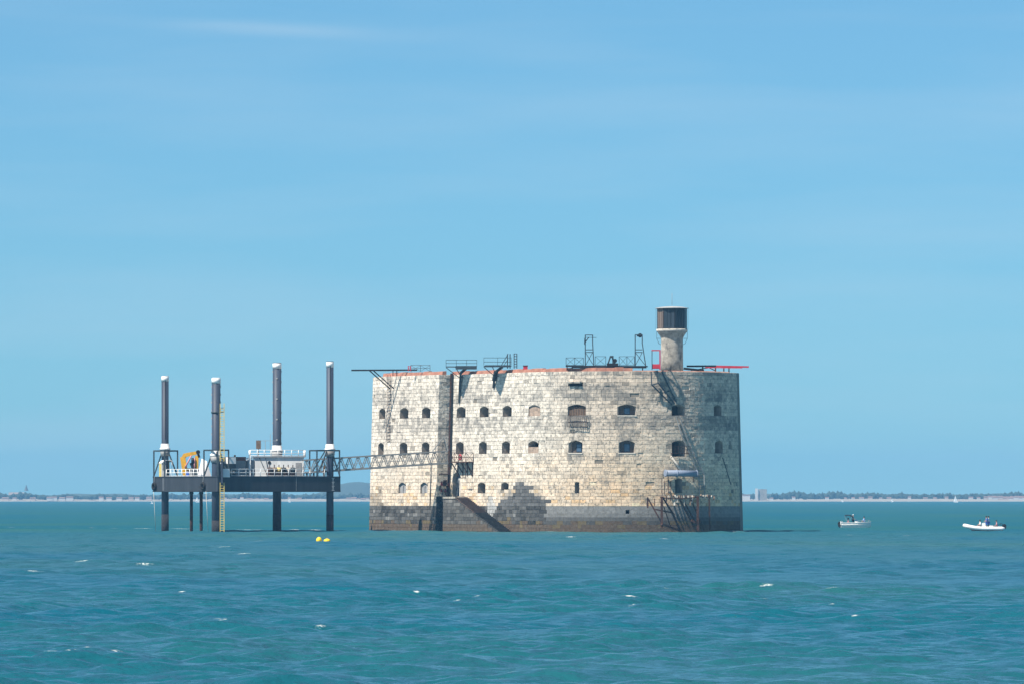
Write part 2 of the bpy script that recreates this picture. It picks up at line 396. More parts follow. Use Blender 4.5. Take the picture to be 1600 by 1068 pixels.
fat = nt.nodes.new('ShaderNodeAttribute'); fat.attribute_name = 'foam'
fn = nt.nodes.new('ShaderNodeTexNoise'); fn.inputs['Scale'].default_value = 5; fn.inputs['Detail'].default_value = 5
Lk.new(geo.outputs['Position'], fn.inputs['Vector'])
fm = nt.nodes.new('ShaderNodeMath'); fm.operation = 'MULTIPLY'; Lk.new(fat.outputs['Fac'], fm.inputs[0])
fr = nt.nodes.new('ShaderNodeMapRange'); fr.inputs[1].default_value = 0.42; fr.inputs[2].default_value = 0.6
Lk.new(fn.outputs[0], fr.inputs[0]); Lk.new(fr.outputs[0], fm.inputs[1])
mxw = nt.nodes.new('ShaderNodeMix'); mxw.data_type = 'RGBA'
Lk.new(fm.outputs[0], mxw.inputs[0]); Lk.new(crw.outputs[0], mxw.inputs[6]); mxw.inputs[7].default_value = (0.75, 0.77, 0.76, 1)
sep = nt.nodes.new('ShaderNodeSeparateXYZ'); Lk.new(geo.outputs['Position'], sep.inputs[0])
def by_dist(a0, a1, d0, d1):                    # unresolved chop: the farther sheet is rougher
    r_ = nt.nodes.new('ShaderNodeMapRange'); r_.inputs[1].default_value = d0; r_.inputs[2].default_value = d1
    r_.inputs[3].default_value = a0; r_.inputs[4].default_value = a1; Lk.new(sep.outputs[1], r_.inputs[0]); return r_
def wnoise(scale, dist, strength, prev=None):
    mpn = nt.nodes.new('ShaderNodeMapping'); mpn.inputs['Scale'].default_value = scale
    Lk.new(geo.outputs['Position'], mpn.inputs[0])
    n_ = nt.nodes.new('ShaderNodeTexNoise'); n_.inputs['Scale'].default_value = 1; n_.inputs['Detail'].default_value = 3
    Lk.new(mpn.outputs[0], n_.inputs['Vector'])
    bp = nt.nodes.new('ShaderNodeBump'); bp.inputs['Strength'].default_value = strength; bp.inputs['Distance'].default_value = dist
    Lk.new(n_.outputs[0], bp.inputs['Height'])
    if prev: Lk.new(prev.outputs[0], bp.inputs['Normal'])
    return bp
b1 = wnoise((2.4, 1.9, 5), 0.07, 1.0); b2 = wnoise((0.8, 0.55, 2.5), 0.26, 1.0, b1)
nt.nodes.remove(b)
wo_ = nt.nodes['Material Output']; df = nt.nodes.new('ShaderNodeBsdfDiffuse'); gl = nt.nodes.new('ShaderNodeBsdfGlossy'); ms = nt.nodes.new('ShaderNodeMixShader')
frs = nt.nodes.new('ShaderNodeFresnel'); frs.inputs[0].default_value = 1.333; mn = nt.nodes.new('ShaderNodeMath'); mn.operation = 'MINIMUM'
Lk.new(mxw.outputs[2], df.inputs[0]); Lk.new(b2.outputs[0], df.inputs['Normal']); Lk.new(b2.outputs[0], gl.inputs['Normal']); Lk.new(b2.outputs[0], frs.inputs['Normal'])
Lk.new(by_dist(0.10, 0.45, 150, 1100).outputs[0], gl.inputs['Roughness']); gl.inputs['Color'].default_value = (1, 1, 1, 1)
Lk.new(frs.outputs[0], mn.inputs[0]); Lk.new(by_dist(0.55, 0.05, 200, 950).outputs[0], mn.inputs[1])
nf = nt.nodes.new('ShaderNodeMath'); nf.operation = 'SUBTRACT'; nf.use_clamp = True; Lk.new(mn.outputs[0], nf.inputs[0]); Lk.new(fm.outputs[0], nf.inputs[1])
Lk.new(nf.outputs[0], ms.inputs[0]); Lk.new(df.outputs[0], ms.inputs[1]); Lk.new(gl.outputs[0], ms.inputs[2]); Lk.new(ms.outputs[0], wo_.inputs[0])
sea_me.materials.append(wm)
sea = bpy.data.objects.new('sea', sea_me); COL.objects.link(sea); sea['kind'] = 'structure'

# ------------------------------------------------------------------ fort
fort = empty('stone_fort', C + U * 17 + Z * 0, 'oval pale limestone sea fort with rows of dark embrasures rising from the sea', 'fort')
ZB = [-1.5, -0.95, -0.45]
def spread(a, b_, n):
    return [a + (b_ - a) * i / n for i in range(n)]
ZB += spread(0.05, 3.55, 7) + spread(3.55, 5.35, 4) + spread(5.35, 6.85, 3) + spread(6.85, 10.8, 8) + \
      spread(10.8, 12.5, 3) + spread(12.5, 15.9, 7) + spread(15.9, 17.38, 3) + spread(17.38, TOP, 9) + [TOP]
def snap(z): return min(ZB, key=lambda q: abs(q - z))

# openings: panel, centre s, width, z0, z1, kind
OPEN = []
def op(panel, px, w, z0, z1, kind):
    z0, z1 = snap(z0), snap(z1); f = sA if panel == 'A' else sC
    s = f(px, (z0 + z1) / 2); OPEN.append((panel, s - w / 2, s + w / 2, z0, z1, kind))
for px, w in ((597, 2.2), (631.5, 2.4), (666, 2.4)): op('C', px, w, 15.9, 17.5, 'deep')
for px, w in ((595, 2.0), (630.5, 2.15), (665, 2.15)): op('C', px, w, 10.8, 12.5, 'deep')
for px, w in ((628.5, 2.1), (662.5, 2.0)): op('C', px, w, 5.35, 6.85, 'grille')
for px in (720.5, 756.5, 792.5): op('A', px, 2.45, 15.9, 17.5, 'deep')
op('A', 834.5, 2.5, 15.9, 17.5, 'walled')
op('A', 901, 2.65, 15.9, 17.5, 'barred')
op('A', 979.5, 2.5, 15.9, 17.5, 'window')
op('A', 1060, 2.0, 15.9, 17.5, 'deep'); op('A', 1121.5, 1.7, 15.9, 17.5, 'deep')
for px in (718.5, 754.5, 790.5): op('A', px, 2.15, 10.8, 12.5, 'deep')
op('A', 833, 2.2, 10.8, 12.5, 'halfwalled')
op('A', 899, 2.0, 10.8, 12.5, 'window'); op('A', 979.5, 2.15, 10.8, 12.5, 'window')
op('A', 1061, 2.1, 10.25, 12.5, 'deep'); op('A', 1123.5, 1.7, 10.8, 12.5, 'deep')
op('A', 752.5, 2.1, 5.35, 6.85, 'deep'); op('A', 789, 2.05, 5.85, 6.85, 'deep')
op('A', 901.5, 0.6, 5.35, 6.85, 'deep')
op('A', 1060.5, 1.05, 5.35, 7.2, 'deep')
op('A', 713.7, 2.2, 4.9, 8.33, 'door')
op('A', 980.5, 0.5, 2.55, 3.05, 'hole'); op('A', 835.5, 0.4, 1.05, 1.5, 'hole')
op('A', 899, 2.2, 19.95, 20.45, 'spout')

def noise2(a, b_):
    return (math.sin(a * 1.3 + 2 * math.sin(b_ * 0.7)) + math.sin(b_ * 1.9 + 1.7 * math.sin(a * 0.45 + 1)) + math.sin(a * 0.31 - b_ * 0.5)) / 3

def stone_colour(panel, s, z):
    r = random.random(); g = random.gauss(0, 1)
    base = [0.72, 0.66, 0.575]
    n = noise2(s * 0.55 + (40 if panel == 'C' else 0), z * 0.8)
    k = 1 + 0.06 * g + 0.04 * n; lich = 0.18 + 0.25 * n
    if r < 0.07: k *= 1.10
    elif r < 0.14: k *= 0.80
    elif r < 0.17: k *= 0.60
    col = [c * k for c in base]
    if 13.9 < z < 15.9: lich += 0.35                             # weathered belts under the upper openings and near the crown
    if 17.8 < z < 20.6: lich += 0.30
    if z > 21.2: lich += 0.3
    for (p, a, b_, q0, q1, kd) in OPEN:                          # run-off above and below the openings
        if p != panel or kd in ('hole', 'spout', 'door'): continue
        if a - .25 < s < b_ + .25 and (q1 < z < q1 + 1.3 or q0 - 1.6 < z < q0):
            lich += 0.40 if kd in ('window', 'barred') else 0.18
    if panel == 'A' and s < -4:                                  # the near end is greyer-beige and more worn
        q = min(1, (-s - 4) / 12); t_ = min(1, max(0, (z - 9) / 6))
        lich += 0.14 * q * t_
        col = [col[0] * (1 + .03 * q - .05 * q * t_), col[1] * (1 - .05 * q - .05 * q * t_), col[2] * (1 - .15 * q - .02 * q * t_)]
    wq = min(1, max(0, (11.5 + 2.5 * n - z) / 6.0)) * random.uniform(0.5, 1.0)   # warm ochre tint lower down
    col = [col[0] * (1 + .05 * wq), col[1] * (1 - .05 * wq), col[2] * (1 - .16 * wq)]
    if z < 6.5 and random.random() < 0.10: col = [col[0] * 1.0, col[1] * 0.89, col[2] * 0.72]
    # dark spread of algae above the tide band on the near corner
    if panel == 'A':
        apex = 0.5; hgt = 7.5 - abs(s - apex) * (0.56 if s < apex else 0.62); e = hgt - z + random.gauss(0, 0.4)
        if z > 3.5 and e > -0.2:
            f = min(1, max(0, (e + 0.2) / 0.6)) * (1 if random.random() > 0.07 else 0.1)
            v = 0.125 * random.uniform(0.75, 1.3); col = [c * (1 - f) + v * f for c in col]; lich += .3 * (1 - f)
        if 3.55 < z < 4.9 and 7.9 < s < 9.3 + (z - 3.5) * .2 and random.random() < .8: col = [0.55, 0.53, 0.50]
    if panel == 'C' and s > L2 + 1 and 3.5 < z < 5.5 + random.gauss(0, .5): col = [c * .55 for c in col]
    if z < 3.55:
        smooth = panel == 'A' and s < -5
        e = z + random.gauss(0, 0.22); lich = 0
        if e < 1.15: col = [0.125, 0.092, 0.068]
        elif e < 1.32: col = [0.16, 0.125, 0.07]
        else:
            v = random.uniform(0.05, 0.15)
            if smooth: v = 0.10 + 0.17 * min(1, max(0, (z - 1.6) / 0.9)) + random.gauss(0, 0.006)
            elif random.random() < 0.12 and z < 3.0: v = 0.25
            col = [v, v * 0.985, v * 0.96]
        if panel == 'A' and 7.6 < s < 9.4 and 2.2 < z: col = [0.42, 0.42, 0.41]
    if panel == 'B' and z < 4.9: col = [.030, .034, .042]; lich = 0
    return tuple(max(0.02, min(0.86, c)) for c in col) + (max(0.0, min(1.0, lich)),)

stones = []                                                     # (verts, colour, screen area)
def panel_stones(panel, fn, s0, s1, ext=(0.5, 1.35), zmin=-1.5):
    for z0, z1 in zip(ZB[:-1], ZB[1:]):
        if z1 <= zmin: continue
        cuts = [(a, b_) for (p, a, b_, q0, q1, k) in OPEN if p == panel and q0 < z1 - 1e-4 and q1 > z0 + 1e-4]
        cuts.sort(); segs = []; cur = s0
        for a, b_ in cuts:
            if a > cur: segs.append((cur, min(a, s1)))
            cur = max(cur, b_)
        if cur < s1: segs.append((cur, s1))
        for a, b_ in segs:
            edges = [a]; x = a
            while True:
                x += random.uniform(*ext)
                if x > b_ - 0.4: break
                edges.append(x)
            edges.append(b_)
            for e0, e1 in zip(edges[:-1], edges[1:]):
                if e1 - e0 < 0.05: continue
                sc, zc = (e0 + e1) / 2, (z0 + z1) / 2
                smooth = panel == 'A' and sc < -5 and z1 < 3.6
                d = random.uniform(0, 0.03) if not smooth else random.uniform(0, 0.008)
                r = random.random()
                if not smooth and zc > 3.6:
                    if r < 0.008: d = -0.16                     # a stone washed out deep
                    elif r < 0.03: d = -0.05
                g = 0.030 if not smooth else 0.006
                j = (lambda: random.uniform(-0.02, 0.02)) if not smooth else (lambda: 0)
                back = min(-0.22, d - 0.1)
                vs_ = [fn(e0 + 0.004, z0 + 0.004, back), fn(e1 - 0.004, z0 + 0.004, back), fn(e1 - 0.004, z1 - 0.004, back), fn(e0 + 0.004, z1 - 0.004, back),
                       fn(e0 + g * .4, z0 + g * .4, d - 0.04), fn(e1 - g * .4, z0 + g * .4, d - 0.04), fn(e1 - g * .4, z1 - g * .4, d - 0.04), fn(e0 + g * .4, z1 - g * .4, d - 0.04),
                       fn(e0 + g + abs(j()), z0 + g + abs(j()), d), fn(e1 - g - abs(j()), z0 + g + abs(j()), d + j()), fn(e1 - g - abs(j()), z1 - g - abs(j()), d + j()), fn(e0 + g + abs(j()), z1 - g - abs(j()), d)]
                p0, p1 = vs_[8], vs_[9]
                area = abs(px_of(p1) - px_of(p0)) * (z1 - z0) * 11.4
                nrm = (vs_[9] - vs_[8]).cross(vs_[11] - vs_[8])
                if nrm.dot(Vector((0, -1, 0))) < 0 and panel != 'B': pass
                front = fn(sc, zc, 1) - fn(sc, zc, 0)
                facing = front.dot(-Vector((fn(sc, zc).x, fn(sc, zc).y, 0))) > 0
                stones.append((vs_, stone_colour(panel, sc, zc), area if (facing and zc > 0.3) else 0))
panel_stones('A', posA, -RAD * 2.35, S1)
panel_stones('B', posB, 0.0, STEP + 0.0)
panel_stones('C', posC, 0.0, L2 + RAD2 * 1.1)
SF = [(4, 5, 9, 8), (5, 6, 10, 9), (6, 7, 11, 10), (7, 4, 8, 11), (8, 9, 10, 11), (0, 1, 5, 4), (1, 2, 6, 5), (2, 3, 7, 6), (3, 0, 4, 7)]
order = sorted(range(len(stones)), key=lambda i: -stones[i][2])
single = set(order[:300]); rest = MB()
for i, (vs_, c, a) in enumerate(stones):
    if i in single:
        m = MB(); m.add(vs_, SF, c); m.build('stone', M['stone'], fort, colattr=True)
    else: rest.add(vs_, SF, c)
def posD(s, z, d=0.0): return posA(s, z, STEP + d - 0.01)
for z0, z1 in zip(ZB[:-1], ZB[1:]):
    if z0 > 4.4: break
    zt_ = min(z1, 4.6); x = max(0.2, 15.19 - (4.74 - zt_) / 0.171 * 0.45 + 0.5) if zt_ < 4.5 else 15.2
    while x < 18.45:
        e1 = x + random.uniform(0.6, 1.5)
        if e1 > 18.1: e1 = 18.5
        zc = (z0 + zt_) / 2; e = zc + random.gauss(0, .2)
        v = random.uniform(.07, .16) * (1.5 if zc > 3.7 else 1); col = (.125, .095, .07) if e < 1.05 else (v, v * .96, v * .90)
        d = random.uniform(0, .04)
        rest.add([posD(x + .004, z0, -.1), posD(e1 - .004, z0, -.1), posD(e1 - .004, zt_, -.1), posD(x + .004, zt_, -.1),
                  posD(x + .01, z0 + .01, d - .04), posD(e1 - .01, z0 + .01, d - .04), posD(e1 - .01, zt_ - .01, d - .04), posD(x + .01, zt_ - .01, d - .04),
                  posD(x + .03, z0 + .03, d), posD(e1 - .03, z0 + .03, d), posD(e1 - .03, zt_ - .03, d), posD(x + .03, zt_ - .03, d)], SF, col)
        x = e1
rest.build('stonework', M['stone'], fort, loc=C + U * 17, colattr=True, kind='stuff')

# mortar backing behind the stones, cut at the openings
def backing(panel, fn, s0, s1, step):
    ops = [o for o in OPEN if o[0] == panel]
    sb = sorted({s0, s1, *[o[1] for o in ops], *[o[2] for o in ops], *np.arange(s0, s1, step).tolist()})
    zb = sorted({-1.5, TOP, *[o[3] for o in ops], *[o[4] for o in ops]})
    m = MB()
    for a, b_ in zip(sb[:-1], sb[1:]):
        for z0, z1 in zip(zb[:-1], zb[1:]):
            sc, zc = (a + b_) / 2, (z0 + z1) / 2
            if any(o[1] < sc < o[2] and o[3] < zc < o[4] for o in ops): continue
            m.add([fn(a, z0, -0.075), fn(b_, z0, -0.075), fn(b_, z1, -0.075), fn(a, z1, -0.075)], [(0, 1, 2, 3)])
    return m
bk = backing('A', posA, -RAD * math.pi, S1 + 0.05, 1.2)
for (fn_, s0, s1, stp) in ((posB, -0.3, STEP - 0.08, 2), ):
    q = backing('B', fn_, s0, s1, stp); bk.add(q.v, q.f)
q = backing('C', posC, 0.0, L2 + RAD2 * math.pi, 1.2); bk.add(q.v, q.f)
# far long side and terrace slab
p0, p1 = posA(-RAD * math.pi, -1.5, -0.075), posC(L2 + RAD2 * math.pi, -1.5, -0.075)
q0, q1 = posA(-RAD * math.pi, TOP, -0.075), posC(L2 + RAD2 * math.pi, TOP, -0.075)
bk.add([p0, p1, q1, q0], [(0, 1, 2, 3)])
bk.build('mortar_core', M['mortar'], fort, loc=C + U * 17)
ring = [posA(s, TOP, -0.06) for s in np.linspace(-RAD * math.pi, 0, 40)] + [posA(S1, TOP, -0.06)] + \
       [posC(s, TOP, -0.06) for s in [0.0] + list(np.linspace(L2, L2 + RAD2 * math.pi, 40))]
mt = MB(); mt.add([p - Z * 0.03 for p in ring], [tuple(range(len(ring)))]); mt.build('terrace', M['concrete'], fort)

# openings
def opening(panel, s0, s1, z0, z1, kind):
    fn = posA if panel == 'A' else posC
    w = s1 - s0; sc = (s0 + s1) / 2
    rise = {'deep': min(0.34, w * 0.14), 'window': 0.32, 'barred': 0.3, 'grille': 0.35, 'halfwalled': 0.38, 'walled': 0.3, 'door': 0.7}.get(kind, 0.0)
    if w < 0.8: rise = min(rise, 0.12)
    n = 8
    def arc(ds, i): # i 0..n across from s1 to s0
        x = s1 - ds - (w - 2 * ds) * i / n; t = (x - sc) / (w / 2 - ds)
        return x, z1 - 0.01 - rise * (t * t)
    out = [(s0, z0), (s1, z0)] + [arc(0.0, i) for i in range(n + 1)]
    depth = {'deep': 1.9, 'hole': 1.0, 'spout': 0.5, 'door': 0.55, 'window': 0.75, 'barred': 0.35, 'grille': 0.25, 'halfwalled': 1.2, 'walled': 0.16}[kind]
    m = MB(); k = len(out)
    fr = [fn(a, b_, 0.008) for a, b_ in out]
    spl = 0.10 if kind in ('window',) else 0.0
    bkp = [fn(sc + (a - sc) * (1 - spl), b_, -depth) for a, b_ in out]
    m.add(fr + bkp, [(i, (i + 1) % k, k + (i + 1) % k, k + i) for i in range(k)])
    name = 'doorway' if kind == 'door' else ('drain_hole' if kind in ('hole', 'spout') else 'window')
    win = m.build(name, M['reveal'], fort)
    # spandrels that fill the square course opening down to the arch
    if rise > 0:
        sp = MB()
        top = [(x, z1) for x, _ in out[2:]]
        f2 = [fn(x, z, 0.012) for x, z in out[2:]] + [fn(x, z, 0.012) for x, z in top]
        c = stone_colour(panel, sc, z1 + .2); c = tuple(max(0.3, q) for q in c[:3]) + (0.6,) if z1 > 4 else c
        sp.add(f2, [(i, i + 1, n + 2 + i, n + 1 + i) for i in range(n)], c)
        sp.build('lintel', M['stone'], win, colattr=True)
    bw = MB(); bw.add([fn(sc + (a - sc) * (1 - spl), b_, -depth + 0.004) for a, b_ in out], [tuple(range(k))])
    back_mat = {'window': 'back_dark', 'door': 'grey', 'walled': 'brickfill', 'grille': 'grey'}.get(kind, 'dark')
    def quadbox(a0, a1, b0, b1, d0, d1):
        x = MB(); x.add([fn(a0, b0, d0), fn(a1, b0, d0), fn(a1, b1, d0), fn(a0, b1, d0), fn(a0, b0, d1), fn(a1, b0, d1), fn(a1, b1, d1), fn(a0, b1, d1)],
                        [(0, 1, 2, 3), (4, 7, 6, 5), (0, 4, 5, 1), (1, 5, 6, 2), (2, 6, 7, 3), (3, 7, 4, 0)]); return x
    if kind == 'door':
        bw.build('door', mat('blue grey door', (0.10, 0.115, 0.13), 0.6, vary=0.25), win)
        quadbox(sc - 0.5, sc + 0.35, z0 + 2.25, z0 + 2.5, -depth + 0.01, -depth + 0.05).build('notice', M['white'], win)
        for i in range(4):
            quadbox(s0 + 0.05, s1 - 0.05, z0 + 0.35 + i * 0.7, z0 + 0.40 + i * 0.7, -depth + 0.01, -depth + 0.035).build('batten', M['frame_blue'], win)
        quadbox(s0 - 0.02, s0 + 0.28, z0, z1 - 0.9, -0.28, 0.02).build('jamb', M['sill'], win)
    else:
        bw.build('back_wall' if kind in ('window', 'walled') else 'opening', M[back_mat], win)  # deep openings end in a near-black sheet painted as unlit interior
    if kind == 'window':
        c = sc - (0.25 if (px_of(fn(sc, 10)) < 930 and z0 < 12) else 0.02)
        zb0, zb1 = z0 + 0.12, z1 - 0.42
        quadbox(c - 0.42, c + 0.42, zb0, zb1, -depth + 0.01, -depth + 0.07).build('frame', M['frame_blue'], win)
        quadbox(c - 0.34, c + 0.34, zb0 + 0.1, zb1 - 0.1, -depth + 0.02, -depth + 0.085).build('pane', M['pane'], win)
        quadbox(s0 - 0.05, s1 + 0.05, z0 - 0.14, z0 + 0.03, -depth + 0.1, 0.10).build('sill', M['sill'], win)
    if kind == 'halfwalled':
        quadbox(s0, s1, z0, z0 + 0.85, -0.45, -0.02).build('infill', M['brickfill'], win)
    if kind == 'barred':
        quadbox(s0 + 0.1, s1 - 0.1, z0, z1 - 0.3, -depth + 0.01, -depth + 0.06).build('shutter', M['brown'], win)
        for i in range(7):
            x = s0 + 0.2 + (w - 0.4) * i / 6
            quadbox(x - 0.03, x + 0.03, z0, z1 - 0.25, -0.12, -0.06).build('bar', M['rust'], win)
    if kind == 'grille':
        quadbox(s0 + 0.15, s1 - 0.15, z0 + 0.0, z1 - 0.62, -depth + 0.01, -depth + 0.05).build('shutter', M['pane'] if False else M['grey'], win)
        quadbox(sc - 0.04, sc + 0.04, z0, z1 - 0.5, -depth + 0.02, -depth + 0.1).build('mullion', M['frame_blue'], win)
    if kind == 'spout':
        quadbox(s0 + 0.2, s1 - 0.1, z1 - 0.10, z1 + 0.12, -0.3, 0.55).build('lip', M['concrete'], win)
for o_ in OPEN: opening(*o_)

# terracotta coping blocks set back from the edge
def coping(fn, s0, s1, d0, h):
    n = max(1, int((s1 - s0) / 1.3)); e = [s0 + (s1 - s0) * i / n for i in range(n + 1)]
    for a, b_ in zip(e[:-1], e[1:]):
        hh = h * random.uniform(0.85, 1.1)
        m = MB(); a += 0.012; b_ -= 0.012
        m.add([fn(a, TOP, d0), fn(b_, TOP, d0), fn(b_, TOP, d0 - 0.7), fn(a, TOP, d0 - 0.7)] +
              [fn(a, TOP, d0 - 0.12) + Z * hh, fn(b_, TOP, d0 - 0.12) + Z * hh, fn(b_, TOP, d0 - 0.7) + Z * hh * 1.1, fn(a, TOP, d0 - 0.7) + Z * hh * 1.1],
              [(0, 1, 5, 4), (1, 2, 6, 5), (2, 3, 7, 6), (3, 0, 4, 7), (4, 5, 6, 7)])
        m.build('coping_stone', M['terra'], fort)
coping(posC, 0.1, L2 + 3.5, -0.55, 0.50); coping(posA, -17.5, S1 + 1.0, -0.55, 0.46)
coping(posA, -35, -17.6, -0.25, 0.12)

# landing and stair against the wall
def wedge_block(s0, s1, d1, z0, z1, name, m_, parent, d0=-0.05):
    x = MB(); q = [(s0, d0), (s1, d0), (s1, d1), (s0, d1)]
    x.add([posA(a, z0, b_) for a, b_ in q] + [posA(a, z1, b_) for a, b_ in q],
          [(0, 1, 2, 3), (4, 7, 6, 5), (0, 4, 5, 1), (1, 5, 6, 2), (2, 6, 7, 3), (3, 7, 4, 0)])
    return x.build(name, m_, parent)
M['stair'] = mat('algae dark masonry', (0.085, 0.08, 0.075), 0.9, vary=0.5, scale=0.9, rust=0.3, rust_col=(0.10, 0.075, 0.055), bump=0.6, streak=True)
M['tread'] = mat('brown tread stone', (0.17, 0.12, 0.10), 0.9, vary=0.4, scale=1.5)
land = wedge_block(15.2, 18.49, STEP - 0.07, -1.5, 4.6, 'landing', M['stair'], fort)
wedge_block(15.1, 18.58, STEP + 0.06, 4.603, 4.86, 'landing_slab', M['concrete'], land, d0=-0.04)
wedge_block(18.6, S1 - 0.03, 1.0, 4.0, 4.84, 'threshold', M['concrete'], land)
NST = 34; dz, ds = 0.171, 0.45
mass = MB(); prof = []
for i in range(NST):
    prof += [(15.19 - i * ds, 4.86 - 0.12 - (i + 1) * dz), (15.19 - (i + 1) * ds, 4.86 - 0.12 - (i + 1) * dz)]
prof = [(a, max(b_, -1.4)) for a, b_ in prof]
pts = prof + [(prof[-1][0], -1.5), (15.19, -1.5)]
k = len(pts)
mass.add([posA(a, b_, STEP - 0.08) for a, b_ in pts] + [posA(a, b_, -0.05) for a, b_ in pts],
         [(2 * i, 2 * i + 1, k + 2 * i + 1, k + 2 * i) for i in range(NST)] + [(2 * i + 1, 2 * i + 2, k + 2 * i + 2, k + 2 * i + 1) for i in range(NST - 1)])
for i in range(NST):                                             # outer cheek as column quads
    a0, a1, zt = prof[2 * i][0], prof[2 * i + 1][0], prof[2 * i][1]
    mass.add([posA(a0, -1.5, STEP - 0.08), posA(a1, -1.5, STEP - 0.08), posA(a1, zt, STEP - 0.08), posA(a0, zt, STEP - 0.08)], [(0, 1, 2, 3)])
stair = mass.build('stair', M['stair'], fort)
for i in range(NST - 2):
    zt = 4.86 - (i + 1) * dz
    if zt < -0.6: break
    wedge_block(15.18 - (i + 1) * ds, 15.18 - i * ds + 0.0, STEP, zt - 0.118, zt, 'step', M['tread'] if i < 12 else M['stair'], stair)

# drain pipe in the recess corner and thin pipe on the block
m = MB(); m.bar(posB(0.25, 3.0, 0.2), posB(0.2, TOP + 0.2, 0.2), 0.32, 0.3); m.build('corner_pipe', M['rust'], fort)
m = MB(); m.bar(posA(S1 - 0.5, 9.0, 0.2), posA(S1 - 0.5, TOP + 0.2, 0.2), 0.22); m.build('downpipe', M['steel_black'], fort)
m = MB(); m.tube(posC(1.6, 3.6, 0.1), posC(1.5, 9.5, 0.1), 0.07, n=6); m.build('downpipe', M['steel_dark'], fort)

# ------------------------------------------------------------------ watch tower
TC = at(1050, 700, 860); TC.z = TOP - 0.05
tower = empty('watch_tower', TC, 'round stone watch tower with a dark panelled lookout cabin on the fort roof', 'tower')
rotC = R_(9)
m = MB(); m.lathe(TC, [(1.55, 0), (1.52, 2.0), (1.50, 4.5), (1.53, 4.75), (1.7, 5.1), (1.98, 5.5), (2.06, 5.62)], 32); m.build('shaft', M['concrete'], tower)
m = MB(); m.lathe(TC, [(2.02, 5.62), (2.14, 5.64), (2.14, 5.98), (2.0, 6.0)], 32); m.build('ring_band', M['sill'], tower)
cabin = MB().lathe(TC, [(1.98, 6.0), (1.98, 8.78)], 8, smooth=False, rot=rotC).build('cabin', M['steel_dark'], tower)
for i in range(8):
    a0 = rotC + i * math.pi / 4; a1 = a0 + math.pi / 4
    p, q = Vector((math.cos(a0), math.sin(a0), 0)) * 2.0, Vector((math.cos(a1), math.sin(a1), 0)) * 2.0
    nrm = ((p + q) / 2).normalized()
    for j in range(3):
        b0, b1 = p.lerp(q, j / 3 + 0.025), p.lerp(q, (j + 1) / 3 - 0.025)
        mm = MB(); mid = TC + (b0 + b1) / 2 + Z * 7.4 + nrm * random.uniform(0.01, 0.03)
        mm.box(mid, ((b1 - b0).length / 2, 0.04, 1.33), ((b1 - b0).normalized(), nrm, Z))
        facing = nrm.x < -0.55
        mm.build('panel', M['panel'] if facing else M['panel_shade'], cabin)  # panels turned from the sun get a darker copy, shade put in colour
    m = MB(); m.bar(TC + p * 1.02 + Z * 6.0, TC + p * 1.02 + Z * 8.8, 0.09); m.build('mullion', M['steel_black'], cabin)
m = MB(); m.lathe(TC, [(2.30, 8.78), (2.32, 8.85), (1.7, 8.98), (0.9, 9.06), (0.05, 9.1)], 16, smooth=False); m.build('roof', M['zinc'], tower)
m = MB(); m.tube(TC + Z * 9.2, TC + Z * 10.9, 0.03, n=6); m.build('antenna', M['galv'], tower)
for sx in (-1, 1):
    m = MB(); o = TC + Vector((sx * 2.1, 0, 0))
    m.bar(o + Z * 5.9, o + Z * 4.7, 0.05); m.bar(o + Z * 4.7, o + Vector((-sx * 0.3, 0, 0)) + Z * 4.0, 0.05); m.bar(o + Vector((-sx * 0.3, 0, 0)) + Z * 4.0, o + Vector((-sx * 0.6, 0, 0)) + Z * 3.85, 0.05)
    m.bar(o + Z * 4.7, o + Vector((-sx * 0.55, 0, 0)) + Z * 4.7, 0.05)
    m.build('bracket', M['steel_dark'], tower)
for i in range(20):
    pass
m = MB()
for i in range(14):
    a = 2 * math.pi * i / 14; m.bar(TC + Vector((math.cos(a) * 2.2, math.sin(a) * 2.2, 5.95)), TC + Vector((math.cos(a) * 2.2, math.sin(a) * 2.2, 8.8)), 0.035)
m.build('cage_bars', M['steel_dark'], tower)

# ------------------------------------------------------------------ steelwork on and around the roof
def roofP(px, py, d): # point above wall-line offset d at photo pixel
    p = onA(px, TOP, d); return Vector((p.x, p.y, zat(py, p.y)))
def flatP(px, py, Y): return at(px, py, Y)

# 1 long black boom sticking out on the left, with two stays
bY = 884
boom = empty('boom', flatP(620, 583, bY), 'thin black boom jutting out over the left corner of the fort', 'boom')
m = MB(); m.bar(flatP(549, 578, bY), flatP(652, 577.5, bY), 0.16, 0.2); m.bar(flatP(549, 577.2, bY + 0.9), flatP(648, 576.8, bY + 0.9), 0.1); m.build('beam', M['steel_black'], boom)
for dx in (0, 6):
    m = MB(); m.bar(flatP(577 + dx, 578, bY - 0.1), posC(sC(608 + dx, 20, 0.2), zat(607, 888), 0.05), 0.12); m.build('stay', M['steel_black'], boom)
for px in (614, 620):
    m = MB(); m.bar(flatP(px, 578, bY), Vector((flatP(px, 580, bY).x, bY, TOP)), 0.12); m.build('post', M['steel_black'], boom)
ld = empty('wall_ladder', posC(sC(607, 13, 0.2), 13, 0.2), 'thin rusty ladder hanging down the left corner of the fort wall', 'ladder')
la, lb = sC(604.5, 16, 0.2), sC(609, 16, 0.2)
for s in (la, lb):
    m = MB(); m.bar(posC(s, 12.6, 0.22), posC(s, TOP + 0.2, 0.22), 0.06); m.build('rail', M['rust'], ld)
for i in range(20):
    m = MB(); z = 12.9 + i * 0.45; m.bar(posC(la, z, 0.22), posC(lb, z, 0.22), 0.05); m.build('rung', M['rust'], ld)

